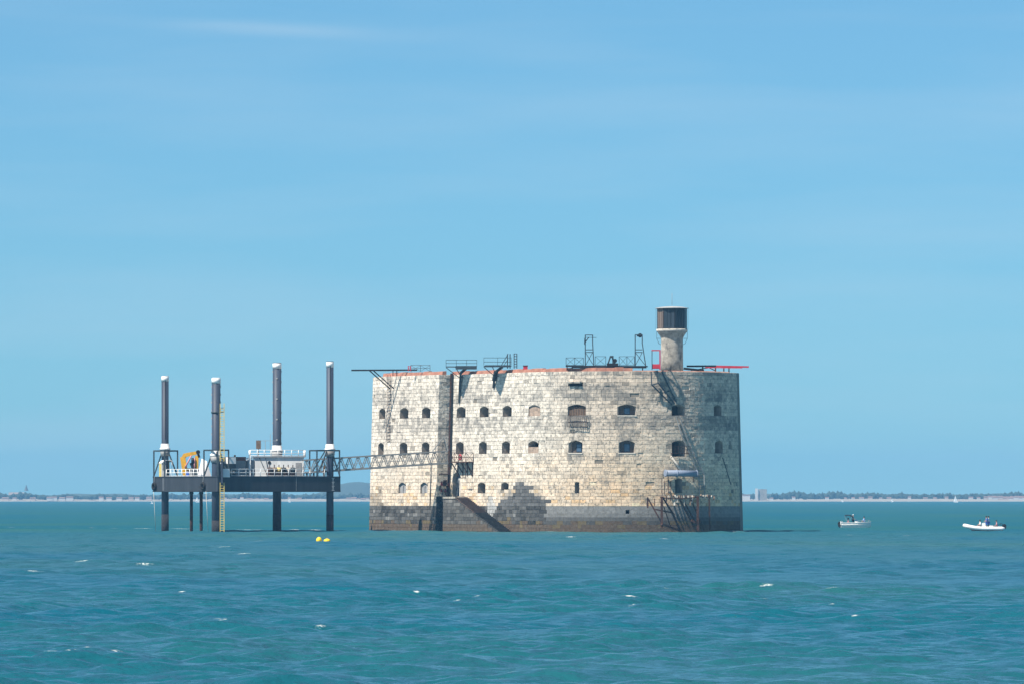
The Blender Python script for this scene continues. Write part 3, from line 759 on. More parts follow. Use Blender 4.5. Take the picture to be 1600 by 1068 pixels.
# 2 red lattice guard
g = empty('lattice_guard', flatP(655, 580, 880), 'thin red lattice guard rail at the left end of the roof', 'railing')
m = MB(); m.bar(flatP(638, 579, 880), flatP(638, 571, 880), 0.12); m.bar(flatP(641.5, 579, 880), flatP(641.5, 571, 880), 0.12)
for a in (572, 575): m.bar(flatP(638, a, 880), flatP(641.5, a, 880), 0.06)
m.build('red_post', M['red'], g)
railing(g, [flatP(642, 579.5, 880), flatP(672, 579.5, 880)], 0.85, 1.3, M['rust'], r=0.045, xbrace=True)

# 3+4 cantilever platforms
def platform(pxs, y_deck, y_rail, slab, label, shadow_strut, extra=None):
    d = 0.9; p = empty('roof_platform', roofP((pxs[0] + pxs[1]) / 2, y_deck, d), label, 'platform', 'platforms overhanging the fort roof')
    Y = onA((pxs[0] + pxs[1]) / 2, TOP, d).y
    a, b_ = flatP(pxs[0], y_deck, Y), flatP(pxs[1], y_deck, Y)
    m = MB(); m.bar(a, b_, 1.5, 0.12); m.build('deck', M['steel_dark'], p)
    m = MB(); m.box((flatP(slab[0], slab[2], Y - .8) + flatP(slab[1], slab[3], Y - .8)) / 2, ((slab[1] - slab[0]) * Y / FOC / 2, 0.08, (slab[3] - slab[2]) * Y / FOC / 2)); m.build('fascia', M['steel_dark'], p)
    h = (y_deck - y_rail) * Y / FOC
    for dy in (-0.7, 0.7):
        railing(p, [a + Vector((0, dy, 0)), b_ + Vector((0, dy, 0))], h, 1.6, M['steel_dark'], r=0.035)
    q = [yA(x, y, dd) for x, y, dd in shadow_strut]
    m = MB()
    m.bar(flatP(shadow_strut[0][0] + 10, y_deck + 1, Y), q[0], 0.28)
    for i in range(len(q) - 1): m.bar(q[i], q[i + 1], 0.55 if i == 0 else 0.3, 0.3)
    m.build('shadow_strut', M['steel_dark'], p)  # solid bar built where the platform post's shadow runs down the wall
    m = MB(); m.bar(a + Z * -0.1, q[0] - Z * 0.8, 0.08); m.bar(a.lerp(b_, 0.3), q[0] - Z * 0.4, 0.08); m.bar(q[0] - Z * 0.6 , q[0] - Z * .6 + Vector((0.8, 0, 0)), .08); m.build('brace', M['steel_dark'], p)
    return p, Y
p1_, Y1 = platform((697, 745), 572.5, 562, (712, 745, 571, 576.5), 'railed steel platform overhanging the wall right of the recess', [(720, 582, 0.35), (718.5, 600, 0.3), (717.5, 628, 0.08)])
p2_, Y2 = platform((756, 799), 571.5, 558.5, (758, 797, 569.8, 573), 'railed steel platform with a slanting ladder beside the small red box', [(775, 580, 0.4), (772, 594, 0.35), (771, 605, 0.12)])
m = MB(); m.bar(flatP(783, 571, Y2), flatP(794, 552.5, Y2), 0.1); m.bar(flatP(787, 571, Y2), flatP(794, 560, Y2), 0.07); m.build('slanting_brace', M['steel_dark'], p2_)
for px in (793, 797):
    m = MB(); m.bar(flatP(px, 575, Y2), flatP(px, 552.5, Y2), 0.14); m.build('upright', M['steel_dark'], p2_)
lf = empty('ladder_frame', flatP(805, 575, Y2), 'narrow upright steel ladder frame left of the small red box', 'ladder')
for px in (803.3, 807.6):
    m = MB(); m.bar(flatP(px, 575, Y2), flatP(px, 552, Y2), 0.12); m.build('upright', M['steel_dark'], lf)
for i in range(6):
    m = MB(); y = 552.3 + i * 4; m.bar(flatP(803.3, y, Y2), flatP(807.6, y, Y2), 0.09); m.build('rung', M['steel_dark'], lf)
Yr = onA(821, TOP, -1).y
rb = empty('roof_box', flatP(821, 576.5, Yr), 'small red box with a lid standing on the roof coping', 'box')
m = MB(); m.box(flatP(821, 574.2, Yr), (0.30, 0.3, 0.28)); m.build('body', M['red'], rb)
m = MB(); m.box(flatP(821, 570.8, Yr), (0.36, 0.36, 0.05)); m.build('lid', M['rust'], rb)

# 5 long black gantry with two lattice towers, guards and a winch
Yg = 852.5
gt = empty('roof_gantry', flatP(947, 574, Yg), 'long black steel gantry deck along the middle of the roof edge', 'gantry')
m = MB(); m.bar(flatP(884, 571.3, Yg), flatP(1012, 572.0, Yg), 1.2, 0.16); m.bar(flatP(893, 573, Yg - .6), flatP(1010, 573.4, Yg - .6), 0.2, 0.22); m.build('deck', M['steel_black'], gt)
for px in (886, 924, 951, 966, 1004):
    m = MB(); m.bar(flatP(px, 572, Yg), flatP(px, 578.5, Yg), 0.14); m.build('foot', M['steel_black'], gt)
for a, b_, y in ((884.5, 911.5, 558.5), (930, 946.5, 556.5), (967.5, 991.5, 556.5)):
    railing(gt, [flatP(a, 570.5, Yg - .5), flatP(b_, 570.5, Yg - .5)], (570.5 - y) * Yg / FOC, 1.2, M['steel_dark'], rails=(0.05, 1.0), r=0.055, xbrace=True)
def lattice_tower(x0, x1, ytop, ymid, xb0, xb1, label, hook):
    t = empty('lattice_tower', flatP((x0 + x1) / 2, 571, Yg), label, 'lattice tower', 'lattice towers on the gantry')
    for dy in (-0.55, 0.55):
        for xt, xb in ((x0, xb0), (x1, xb1)):
            m = MB(); m.bar(flatP(xt, ytop, Yg + dy), flatP(xt, ymid - 14, Yg + dy), 0.13); m.bar(flatP(xt, ymid - 14, Yg + dy), flatP(xb, 571, Yg + dy), 0.13); m.build('upright', M['steel_dark'], t)
        m = MB()
        for y in (ytop, ymid - 4, ymid): m.bar(flatP(x0, y, Yg + dy), flatP(x1, y, Yg + dy), 0.11)
        m.bar(flatP(x0, ymid, Yg + dy), flatP(xb1, 571, Yg + dy), 0.08); m.bar(flatP(x1, ymid, Yg + dy), flatP(xb0, 571, Yg + dy), 0.08)
        m.build('bracing', M['steel_dark'], t)
    m = MB()
    for y in (ytop, ymid):
        for x in (x0, x1): m.bar(flatP(x, y, Yg - .55), flatP(x, y, Yg + .55), 0.1)
    m.build('cross_tie', M['steel_dark'], t)
    m = MB()
    if hook == 'arm':
        m.bar(flatP(913.5, 538, Yg - .6), flatP(914, 528, Yg - .6), 0.14); m.bar(flatP(914, 535, Yg - .6), flatP(920, 527, Yg - .6), 0.12); m.bar(flatP(914, 527, Yg - .6), flatP(932, 527.4, Yg - .6), 0.06)
    else:
        m.tube(flatP(1000, 524, Yg - .4), flatP(1000, 524, Yg + .4), 0.3, n=10); m.bar(flatP(995, 524.3, Yg), flatP(1003, 524.3, Yg), 0.25)
    m.build('pulley_arm', M['steel_black'], t)
lattice_tower(914.5, 926, 523.5, 550, 914.5, 928, 'black lattice tower with a crooked arm at the left of the roof gantry', 'arm')
lattice_tower(992.5, 1003.5, 523, 550, 992.5, 1009, 'black lattice tower with a pulley beside the red cage', 'pulley')
wi = empty('winch', flatP(957, 571, Yg), 'dark bulky winch between the two lattice towers', 'winch')
m = MB(); m.box(flatP(957, 569, Yg - .2), (0.78, 0.5, 0.17)); m.build('base', M['steel_black'], wi)
m = MB(); m.bar(flatP(950, 568, Yg - .2), flatP(954, 556, Yg - .2), 0.2); m.bar(flatP(958, 568, Yg - .2), flatP(957.5, 556, Yg - .2), 0.2); m.bar(flatP(953, 557, Yg - .2), flatP(958.5, 557, Yg - .2), 0.3); m.bar(flatP(957, 559, Yg - .2), flatP(961, 568, Yg - .2), .2); m.build('frame', M['steel_dark'], wi)
m = MB(); m.tube(flatP(961, 563, Yg - .5), flatP(961, 563, Yg + .3), 0.28, n=12); m.build('drum', M['steel_black'], wi)

# 6 red cage with struts built solid along the shadow lines on the wall
Yc = onA(1025, TOP, 0.6).y
rc = empty('red_cage', flatP(1025, 575, Yc), 'open red metal cage hung on the roof edge left of the watch tower', 'cage')
hw = 6.2 * Yc / FOC
for x in (-hw, hw):
    for dy in (-0.5, 0.5):
        m = MB(); p = flatP(1025, 547, Yc); q = flatP(1025, 577, Yc)
        m.bar(p + Vector((x, dy, 0)), q + Vector((x, dy, 0)), 0.15 if x > 0 else 0.08); m.build('upright', M['red'] if x > 0 else M['steel_dark'], rc)
m = MB(); p = flatP(1025, 547, Yc)
for dy in (-.5, .5): m.bar(p + Vector((-hw, dy, 0)), p + Vector((hw, dy, 0)), 0.14)
for x in (-hw, hw): m.bar(p + Vector((x, -.5, 0)), p + Vector((x, .5, 0)), 0.14)
m.build('top_frame', M['red'], rc)
m = MB(); m.box(flatP(1025, 571.5, Yc - .45), (hw, 0.05, 0.28)); m.box(flatP(1025, 571.5, Yc) + Vector((hw, 0, 0)), (0.05, .5, 0.28)); m.box(flatP(1025, 575, Yc), (hw, .5, 0.04)); m.build('basket', M['red'], rc)
wb = empty('wall_shadow_struts', onA(1030, 18, 0.9), 'dark struts under the red cage, the slanting ones traced along cast shadows', 'shadow_strut')
for (x0, y0, x1, y1) in ((1017.5, 580, 1018, 600), (1018, 600, 1050, 632), (1027, 578, 1028, 597), (1028, 597, 1054, 630), (1034, 580, 1056, 627), (1018, 601, 1028, 598), (1038, 612, 1046, 610)):
    m = MB(); m.bar(yA(x0, y0, 0.8 if y0 < 605 else 0.5), yA(x1, y1, 0.8 if y1 < 605 else 0.12), 0.15); m.build('shadow_strut', M['steel_dark'], wb)

# 7 boom over the right shoulder
Yb = 861
b2_ = empty('boom', flatP(1120, 577, Yb), 'red and black boom on short posts reaching past the right end', 'boom')
m = MB(); m.bar(flatP(1073, 571.5, Yb), flatP(1119, 571.3, Yb), 0.22, 0.24); m.build('black_beam', M['steel_black'], b2_)
m = MB(); m.bar(flatP(1119, 571.5, Yb), flatP(1170, 572.6, Yb), 0.2, 0.22); m.bar(flatP(1102, 573.5, Yb - .4), flatP(1160, 574, Yb - .4), 0.12); m.build('red_beam', M['red'], b2_)
for px, c in ((1098, 'steel_black'), (1118, 'rust'), (1131, 'steel_dark'), (1139, 'steel_dark')):
    m = MB(); m.bar(flatP(px, 572, Yb), Vector((flatP(px, 572, Yb).x, Yb, TOP)), 0.18); m.build('post', M[c], b2_)
m = MB(); m.bar(flatP(1080, 578, Yb), flatP(1119, 572, Yb), .12); m.bar(flatP(1104, 572, Yb), flatP(1118, 578.5, Yb), .12); m.build('brace', M['rust'], b2_)
m = MB(); m.bar(flatP(1068, 575, Yb + 1), flatP(1100, 578.5, Yb + 1), .5, .3); m.build('low_beam', M['brown'], b2_)

# barred balcony under the big upper window
bal = empty('window_cage', onA(901, 14.4, 0.3), 'rusty barred cage hanging under the large upper window', 'cage')
s0, s1 = sA(887.5, 15.5, .5), sA(916.5, 15.5, .5)
sa, sb_ = min(s0, s1), max(s0, s1)
for z in (15.75, 15.0, 14.35):
    m = MB(); m.bar(posA(sa, z, 0.5), posA(sb_, z, 0.5), 0.06); m.bar(posA(sa, z, 0.5), posA(sa, z, 0), 0.06); m.bar(posA(sb_, z, 0.5), posA(sb_, z, 0), 0.06); m.build('rail', M['rust'], bal)
for i in range(10):
    s = sa + (sb_ - sa) * i / 9; m = MB(); m.bar(posA(s, 14.35, 0.5), posA(s, 15.75, 0.5), 0.05); m.build('bar', M['rust'], bal)
# small rail in the lower window on the shaded end
wr = empty('window_rail', onA(1061, 10.8, 0.2), 'brown balcony rail at the lower window above the blue pipe', 'railing')
s0, s1 = sA(1050, 11, .4), sA(1078, 11, .4)
for z in (10.75, 11.25, 11.75):
    m = MB(); m.bar(posA(s0, z, 0.4), posA(s1, z, 0.4), 0.09 if z < 11 else .05); m.build('rail', M['rust'], wr)
for i in range(7):
    s = s0 + (s1 - s0) * i / 6; m = MB(); m.bar(posA(s, 10.7, 0.4), posA(s, 11.75, 0.4), 0.05); m.build('bar', M['rust'], wr)
m = MB(); m.bar(posA(s0, 10.7, 0), posA(s0, 10.7, .45), .1); m.bar(posA(s1, 10.7, 0), posA(s1, 10.7, .45), .1); m.build('bracket', M['rust'], wr)

# blue pipe over the low doorway, conduits and ladder
pp = empty('blue_pipe', onA(1063, 7.6, 0.8), 'fat blue grey pipe lying across the wall above the low doorway', 'pipe')
a, b_ = yA(1039, 738.5, 0.75), yA(1089, 739, 0.75)
m = MB(); m.tube(a, b_, 0.43, n=20); m.build('pipe', M['bluepipe'], pp)
for f in (0.02, 0.36, 0.98):
    q = a.lerp(b_, f); d = (b_ - a).normalized(); m = MB(); m.tube(q - d * .05, q + d * .05, 0.5, n=20); m.build('flange', M['bluepipe'], pp)
for f in (0.1, 0.9):
    q = a.lerp(b_, f); m = MB(); m.bar(q - Z * .45, yA(px_of(q), 752, 0), 0.12); m.build('bracket', M['rust'], pp)
cd = empty('wall_conduit', onA(1055, 9, 0.3), 'pale broken conduit slanting onto the blue pipe', 'pipe')
m = MB(); m.tube(yA(1050, 714, 0.3), yA(1064, 734, 0.5), 0.13, n=8); m.build('tube', M['sill'], cd)
m = MB(); m.tube(yA(1049, 713, 0.1), yA(1050, 714, 0.3), 0.15, n=8); m.build('elbow', M['sill'], cd)
lc = empty('wall_cable', onA(1070, 12, 0.3), 'pair of long grey cables slanting between the two shaded windows', 'cable')
for dx in (0, 6):
    m = MB(); m.bar(yA(1056 + dx, 650, 0.25), yA(1064 + dx, 676, 0.3), 0.12); m.bar(yA(1064 + dx, 676, 0.3), yA(1077 + dx, 708, 0.35), 0.12); m.build('cable', M['galv'], lc)
m = MB(); m.bar(yA(1129, 714, 0.06), yA(1142, 756, 0.06), 0.09); tag(m.build('thin_wire', M['steel_dark']), 'thin dark wire hanging down the wall at the right edge of the fort', 'wire')
sl = empty('slanting_ladder', onA(1092, 8, 0.6), 'grey ladder slanting down the shaded end of the fort', 'ladder')
for dx in (0, 8):
    m = MB(); m.bar(yA(1077 + dx, 708, 0.35), yA(1092 + dx, 741, 0.5), 0.11); m.bar(yA(1092 + dx, 741, 0.5), yA(1093 + dx, 772, 0.6), 0.11); m.build('rail', M['galv'], sl)
for i in range(16):
    f = i / 15
    if f < 0.5: x, y = 1077 + 15 * f * 2, 708 + 33 * f * 2
    else: x, y = 1092 + (f - .5) * 2, 741 + 31 * (f - .5) * 2
    m = MB(); m.bar(yA(x, y, 0.45), yA(x + 8, y, 0.45), 0.07); m.build('rung', M['galv'], sl)

# wrecked landing stage at the foot of the shaded end
ls = empty('wrecked_landing_stage', onA(1062, 0, 2.2), 'wrecked rusty landing stage on leaning iron posts at the fort foot', 'landing stage')
D = 2.3
def bq(x0, y0, d0, x1, y1, d1, w, name, mt_='rust'):
    m = MB(); m.bar(yA(x0, y0, d0), yA(x1, y1, d1), w); return m.build(name, M[mt_], ls)
bq(1034, 775, D, 1034, 824, D - .3, 0.34, 'post'); bq(1090, 774, D, 1090.5, 828, D - .3, 0.34, 'post')
bq(1012, 776, D - .5, 1012, 793, D - .5, 0.24, 'post'); bq(1023, 778, D - .8, 1023, 789, D - .8, 0.12, 'post'); bq(1108, 774, D, 1109, 827, D - .5, 0.2, 'post')
bq(1012, 777, D - .5, 1034, 816, D - .2, 0.2, 'diagonal_brace'); bq(1034, 818, D, 1062, 828, D - .8, 0.26, 'diagonal_brace')
bq(1036, 777, D, 1052, 802, D - .6, 0.17, 'diagonal_brace'); bq(1052, 802, D - .6, 1062, 828, D - 1, 0.17, 'diagonal_brace')
bq(1024, 795, D - .4, 1050, 800, D - .6, 0.18, 'diagonal_brace'); bq(1062, 779, D, 1084, 822, .4, 0.16, 'diagonal_brace')
bq(1070, 785, D - .3, 1090, 822, .3, 0.14, 'diagonal_brace'); bq(1080, 780, D, 1100, 827, .4, 0.14, 'diagonal_brace')
bq(1037, 790, D, 1048, 823, .4, 0.10, 'diagonal_brace'); bq(1080, 812, D - .4, 1092, 818, D - .2, 0.3, 'diagonal_brace')
bq(1012, 773.3, D, 1120, 773.3, D, 0.05, 'edge_rail', 'steel_dark'); bq(1034, 777, D, 1062, 778, D, 0.16, 'edge_beam'); bq(1062, 778, D, 1092, 776, D, 0.12, 'edge_beam')
for x in np.arange(1041, 1117, 3.4):
    if 1082 < x < 1098 and random.random() < .5: continue
    y0 = random.uniform(772, 774); L = random.choice([1, 2, 4, 9, 15]) if x < 1085 else random.choice([1, 2, 3, 5])
    bq(x, y0, D - random.uniform(0, .5), x + random.uniform(-1.5, 1.5), y0 + 1.5 + L, D - .1, random.uniform(.14, .24), 'hanging_plank', random.choice(['rust', 'brown', 'sill', 'concrete']))
for x in (1036, 1060, 1088):
    bq(x, 776, D, x, 776, 0.0, 0.16, 'cantilever_beam')
for x in (1038, 1044, 1048):
    bq(x, 750, 0.4, x + .5, 772, 0.8, 0.09, 'upright')
bq(1034, 746, 0.5, 1034.5, 775, D - .6, 0.09, 'upright')

# landing balcony where the gangway arrives
bl = empty('landing_balcony', posA(15.8, 9.4, 0.7), 'rusty railed balcony above the grey door where the gangway lands', 'balcony')
zf = zat(722, posA(16, 9, 1).y)
m = MB(); q = [posA(13.7, zf, -0.02), posA(18.2, zf, -0.02), posA(18.2, zf, 1.3), posA(13.7, zf, 1.3)]; m.poly(q, Z * 0.14); m.build('deck', M['rust'], bl)
railing(bl, [posA(18.0, zf + .14, 1.25), posA(13.75, zf + .14, 1.25), posA(13.75, zf + .14, 0.1)], 1.25, 1.1, M['rust'], r=0.05, xbrace=True)
for s in (13.9, 15.3, 16.6, 18.0):
    m = MB(); m.bar(posA(s, zf, 1.15), posA(s, zf - 1.5, 0.05), 0.12); m.bar(posA(s, zf, .1), posA(s, zf - 1.9, 0.08), 0.12); m.build('bracket', M['rust'], bl)
m = MB(); m.bar(posA(13.9, zf - 1.9, .1), posA(13.9, zf - .1, 1.1), .08); m.bar(posA(13.9, zf, 1.2), posA(13.9, zf - 2.1, 1.2), .09); m.bar(posA(14.9, zf - 2.1, 1.2), posA(13.9, zf - 2.1, 1.2), .09); m.build('hanger', M['rust'], bl)
lr = empty('lifebuoy', posA(15.6, zf + .2, 1.1), 'red lifebuoy hanging on the balcony rail', 'lifebuoy')
bm = bmesh.new(); tor = []; c = posA(15.6, zf + .75, 1.15)
m = MB(); n1, n2 = 16, 8
for i in range(n1):
    a = 2 * math.pi * i / n1; rd = U * math.cos(a) + Z * math.sin(a)
    for j in range(n2):
        b_ = 2 * math.pi * j / n2; tor.append(c + rd * (0.34 + 0.1 * math.cos(b_)) + N * 0.1 * math.sin(b_))
m.add(tor, [(i * n2 + j, ((i + 1) % n1) * n2 + j, ((i + 1) % n1) * n2 + (j + 1) % n2, i * n2 + (j + 1) % n2) for i in range(n1) for j in range(n2)], smooth=True)
m.build('ring', M['red'], lr); bm.free()
m = MB(); m.tube(c + N * .02 - U * .3, c + N * .02 + U * .3, .02, n=5); m.build('grab_line', M['rope'], lr)
# hanging rubbish in the recess: old net and fenders
hg = empty('hanging_net', posB(0.9, 5.6, 0.35), 'tangle of reddish net and fenders hanging in the dark recess', 'net')
for i in range(16):
    m = MB(); p = posB(random.uniform(.4, 1.5), random.uniform(5.3, 7.6), random.uniform(.1, .5))
    m.bar(p, p + Vector((random.uniform(-.3, .3), random.uniform(-.2, .2), random.uniform(-.9, -.3))), random.uniform(.08, .25)); m.build('strand', random.choice([M['rust'], M['rust'], M['netred'], M['steel_black']]), hg)
m = MB(); m.box(posB(1.0, 8.0, 0.35), (.9, .12, .08), (N, U, Z)); m.build('crossbeam', M['rust'], hg)

# ------------------------------------------------------------------ jack-up barge
BK = 0.97; BN = Vector((-41.65 * BK, 885 * BK, 0)); UB, RB = U, -N; BA, BB = 20.3, 19.76; DZ0, DZ1 = 5.55, 7.70
def bp(a, b_, z): return BN + (UB * a + RB * b_) * BK + Z * (CAM_Z + (z - CAM_Z) * BK)
barge = empty('jack_up_barge', bp(BA / 2, BB / 2, 0), 'navy jack-up work barge standing on four tall legs beside the fort', 'barge')
AX = (UB, RB, Z)
m = MB(); m.box(bp(BA / 2, BB / 2, (DZ0 + DZ1) / 2), (BA / 2 * BK, BB / 2 * BK, (DZ1 - DZ0) / 2 * BK), AX); hull = m.build('hull', M['hull'], barge)
m = MB()
for (p, q) in ((bp(0, 0, DZ1), bp(BA, 0, DZ1)), (bp(0, 0, DZ1), bp(0, BB, DZ1)), (bp(0, 0, DZ0 + .1), bp(0, BB, DZ0 + .1)), (bp(0, 0, DZ0 + .1), bp(BA, 0, DZ0 + .1))): m.bar(p, q, 0.14, 0.12)
m.build('rubbing_strake', M['hull'], hull)
m = MB()
for i in range(10): m.box(bp(-0.012, BB - 1.2, DZ0 + .25 + i * .19), (.006, .10 if i % 3 else .2, .03), AX)
m.build('draft_marks', M['white'], hull)
m = MB(); m.box(bp(17.0, -0.012, 6.6), (.28, .006, .95), AX); m.build('pale_stripe', mat('worn grey paint', (0.09, 0.10, 0.115), .7, vary=.3, streak=True), hull)
m = MB(); m.box(bp(-0.01, 12.6, 6.6), (.006, .03, 1.0), AX); m.build('seam', M['grey'], hull)
legs = [(19.0, 1.3, 22.2, .50), (2.3, .95, 21.66, .60), (17.6, 18.8, 24.2, .60), (1.2, 18.7, 24.1, .50)]
for i, (a, b_, zt, r) in enumerate(legs):
    m = MB(); m.lathe(bp(a, b_, -4), [(r, 0), (r, zt + 4 - .75)], 16 if i in (0, 3) else 12); lg = m.build('leg', M['leg'], barge)
    m = MB(); m.lathe(bp(a, b_, zt - .75), [(r + .03, 0), (r + .03, .7), (r - .1, .78)], 16); m.build('cap', M['white'], lg)
    m = MB(); m.lathe(bp(a, b_, -1), [(r + .015, 0), (r + .015, 2.4 if i == 1 else 3.2)], 16); m.build('fouled_foot', M['fouled'], lg)
    zc = {0: 11.6, 1: 10.6, 2: 11.4, 3: 11.5}[i]
    m = MB(); m.lathe(bp(a, b_, zc), [(r + .22, 0), (r + .26, .22), (r + .1, .3), (r + .1, .8), (r + .03, .85)], 14); m.build('jacking_collar', M['white'], lg)
    m = MB(); m.lathe(bp(a, b_, zc - .9), [(r + .12, 0), (r + .2, .88)], 14); m.build('jacking_ring', M['grey'], lg)
    pins = MB()
    view = Vector((1, 0, 0))
    if i in (1, 2):
        for k_ in range(8):
            z = 12.6 + k_ * (zt - 13.8) / 7
            for sx in (-1, 1): pins.box(bp(a, b_, z) + view * sx * r, (.06, .09, .14))
            if i == 2 and k_ % 2 == 0: pins.box(bp(a, b_, z + .5) + Vector((0, -r, 0)), (.1, .03, .1))
        pins.build('pin_plates', M['zinc'], lg)
    else:
        pins.box(bp(a, b_, (12.6 + zt) / 2) + Vector((0.08, -r - .0, 0)), (.035, .03, (zt - 14) / 2)); pins.build('rack', M['steel_black'], lg)
def cage(a0, a1, b0, b1, zt, i):
    m = MB()
    cs = [(a0, b0), (a1, b0), (a1, b1), (a0, b1)]
    for a, b_ in cs: m.bar(bp(a, b_, DZ1), bp(a, b_, zt), .2)
    for j in range(4): m.bar(bp(*cs[j], zt), bp(*cs[(j + 1) % 4], zt), .2)
    la, lb = legs[i][0], legs[i][1]
    for a, b_ in cs: m.bar(bp(a, b_, DZ1 + .1), bp(la, lb, zt - .1).lerp(bp(a, b_, zt - .1), .25), .15)
    m.build('leg_cage', M['steel_dark'], barge)
cage(16.8, 20.2, .1, 2.2, 11.45, 0); cage(.1, 4.4, .1, 1.8, 11.45, 1); cage(.1, 2.3, 16.0, 19.66, 11.45, 3)
# railings
def rail_part(p, q): railing(barge, [p, q], 1.05, 1.15, M['white'], rails=(.12, .55, 1.0), r=.075, rnd=True)
rail_part(bp(5.2, .1, DZ1), bp(16.2, .1, DZ1)); rail_part(bp(.1, 2.3, DZ1), bp(.1, 16.0, DZ1)); rail_part(bp(.1, 16.2, DZ1), bp(.1, 17.2, DZ1))
# booth
BR = Vector((0.94, 0.34, 0)); BU = Vector((-0.34, 0.94, 0)); BO = bp(17.95, .2, DZ1) ; BX = (BU, BR, Z)
def kp(a, b_, z): return BO + BU * a + BR * b_ + Z * z
bo = empty('deck_booth', kp(.6, .75, 0), 'small white operator booth with rounded roof on the barge left end', 'booth')
m = MB(); m.poly([kp(0, 0, 0), kp(0, .62, 0), kp(0, .62, 2.25), kp(0, .3, 2.2), kp(0, 0, 1.95)], BU * .06); m.build('front_wall', M['white'], bo)
m = MB(); m.box(kp(-.02, .3, 1.45), (.015, .17, .42), BX); m.build('window', M['grey'], bo)
m = MB(); m.poly([kp(0.062, 0, 0), kp(1.2, 0, 0), kp(1.2, 0, 1.95), kp(0.062, 0, 1.95)], BR * .06); m.build('side_wall', M['paleyellow'], bo)
m = MB(); m.poly([kp(1.14, .062, 0), kp(1.14, 1.5, 0), kp(1.14, 1.5, 2.3), kp(1.14, .062, 1.9)], BU * .06); m.build('back_wall', M['paleyellow'], bo)
m = MB(); m.poly([kp(-.06, -.05, 1.93), kp(-.06, .3, 2.28), kp(-.06, .75, 2.42), kp(-.06, 1.35, 2.38), kp(-.06, 1.6, 2.2), kp(-.06, 1.6, 2.08), kp(-.06, 1.3, 2.25), kp(-.06, .75, 2.29), kp(-.06, .33, 2.15), kp(-.06, 0, 1.84)], BU * 1.32); m.build('roof', M['white'], bo)
m = MB(); m.bar(kp(0, 1.5, 0), kp(0, 1.5, 2.2), .07); m.build('corner_post', M['white'], bo)
m = MB(); m.box(kp(.6, .95, .5), (.25, .25, .5), BX); m.build('console', M['steel_dark'], bo)
# loader crane
cr_ = empty('loader_crane', bp(13, 2.2, DZ1), 'yellow folded knuckle-boom loader crane on the barge deck', 'crane')
cy = bp(13, 2.2, 0).y
def cp(px, py, dy=0): return at(px, py, cy + dy)
m = MB(); m.lathe(bp(13.4, 2.2, DZ1), [(.7, 0), (.7, .4), (.5, .5), (.45, 1.2)], 12); m.build('pedestal', M['yellow'], cr_)
m = MB(); m.bar(cp(290, 742), cp(285.5, 713), .6, .72); m.build('mast', M['yellow'], cr_)
m = MB(); m.poly([cp(283, 714.5, -.25), cp(286.5, 708, -.25), cp(292, 706.5, -.25), cp(306, 704.3, -.25), cp(307.5, 709, -.25), cp(291, 713, -.25), cp(289, 716, -.25)], Vector((0, .5, 0))); m.build('main_boom', M['yellow'], cr_)
m = MB(); m.bar(cp(307.5, 711), cp(307, 739), .5, .5); m.build('jib', M['yellow'], cr_)
m = MB(); m.tube(cp(289, 730, -.4), cp(299, 711, -.4), .1, n=8); m.tube(cp(304, 735, -.4), cp(304, 715, -.4), .09, n=8); m.build('hydraulic_ram', M['c_pink'], cr_)
m = MB(); m.tube(cp(309.5, 705.5, -.35), cp(309.5, 705.5, .35), .3, n=12); m.bar(cp(309, 706), cp(311.5, 714), .5, .3); m.build('knuckle', M['steel_black'], cr_)
m = MB(); m.tube(cp(299, 719, -.2), cp(303, 719, -.2), .42, n=10); m.bar(cp(299, 722), cp(303, 733), .5); m.build('grab', M['steel_black'], cr_)
# deck clutter between
def clutter(name, a, b_, half, mt_, label, cat, z0=DZ1 + .004):
    o = empty(name, bp(a, b_, z0), label, cat)
    return o
o = clutter('canvas_heap', 6.5, 1.2, None, None, 'pale pointed canvas heap beside the crane jib', 'heap')
m = MB(); m.add([bp(5.6, .7, DZ1), bp(7.6, .7, DZ1), bp(7.6, 1.9, DZ1), bp(5.6, 1.9, DZ1), bp(6.9, 1.0, DZ1 + 2.6), bp(6.2, 1.5, DZ1 + 2.2)], [(0, 1, 4), (1, 2, 4), (2, 5, 4), (2, 3, 5), (3, 0, 5), (0, 4, 5), (3, 2, 1, 0)]); m.build('canvas', M['c_white'], o)
m = MB(); m.bar(bp(6.6, 1.2, DZ1), bp(6.6, 1.2, DZ1 + 2.4), .1); m.build('pole', M['rust'], o)
for i in range(5):
    o = empty('deck_crate', bp(8.5 + i * 1.1, 1.5 + random.uniform(0, 1), DZ1), ['white plastic crate left of the canvas heap', 'dark tool crate behind the deck rail', 'grey lidded crate below the crane', 'blue lidded crate below the crane mast', 'pale crate near the white booth'][i], 'crate', 'crates on the barge deck')
    c_ = ABS[o.name]; h = random.uniform(.3, .5)
    m = MB(); m.box(c_ + Z * h, (.4, .35, h), AX); m.build('body', [M['white'], M['steel_dark'], M['grey'], M['c_blue'], M['c_white']][i], o)
    m = MB(); m.box(c_ + Z * (2 * h + .04), (.43, .38, .04), AX); m.build('lid', M['grey'], o)
# machinery under near cage
o = empty('jacking_power_pack', bp(2.4, 2.9, DZ1), 'white topped hydraulic power pack behind the near leg cage', 'machine')
m = MB(); m.box(bp(2.4, 2.9, DZ1 + .9), (1.2, .6, .9), AX); m.build('housing', M['steel_dark'], o)
m = MB(); m.box(bp(2.4, 2.9, DZ1 + 2.3), (1.2, .6, .45), AX); m.build('upper_housing', M['white'], o)
for k_ in range(3):
    m = MB(); m.tube(bp(1.19, 2.5 + k_ * .35, DZ1 + .6), bp(1.0, 2.5 + k_ * .35, DZ1 + .6), .14, n=10); m.build('gauge', M['grey'], o)
m = MB(); [m.bar(bp(a, 2.9, DZ1 + 1.8), bp(a, 2.9, DZ1 + 1.86), .2) for a in (1.5, 3.3)]; m.build('spacer', M['grey'], o)
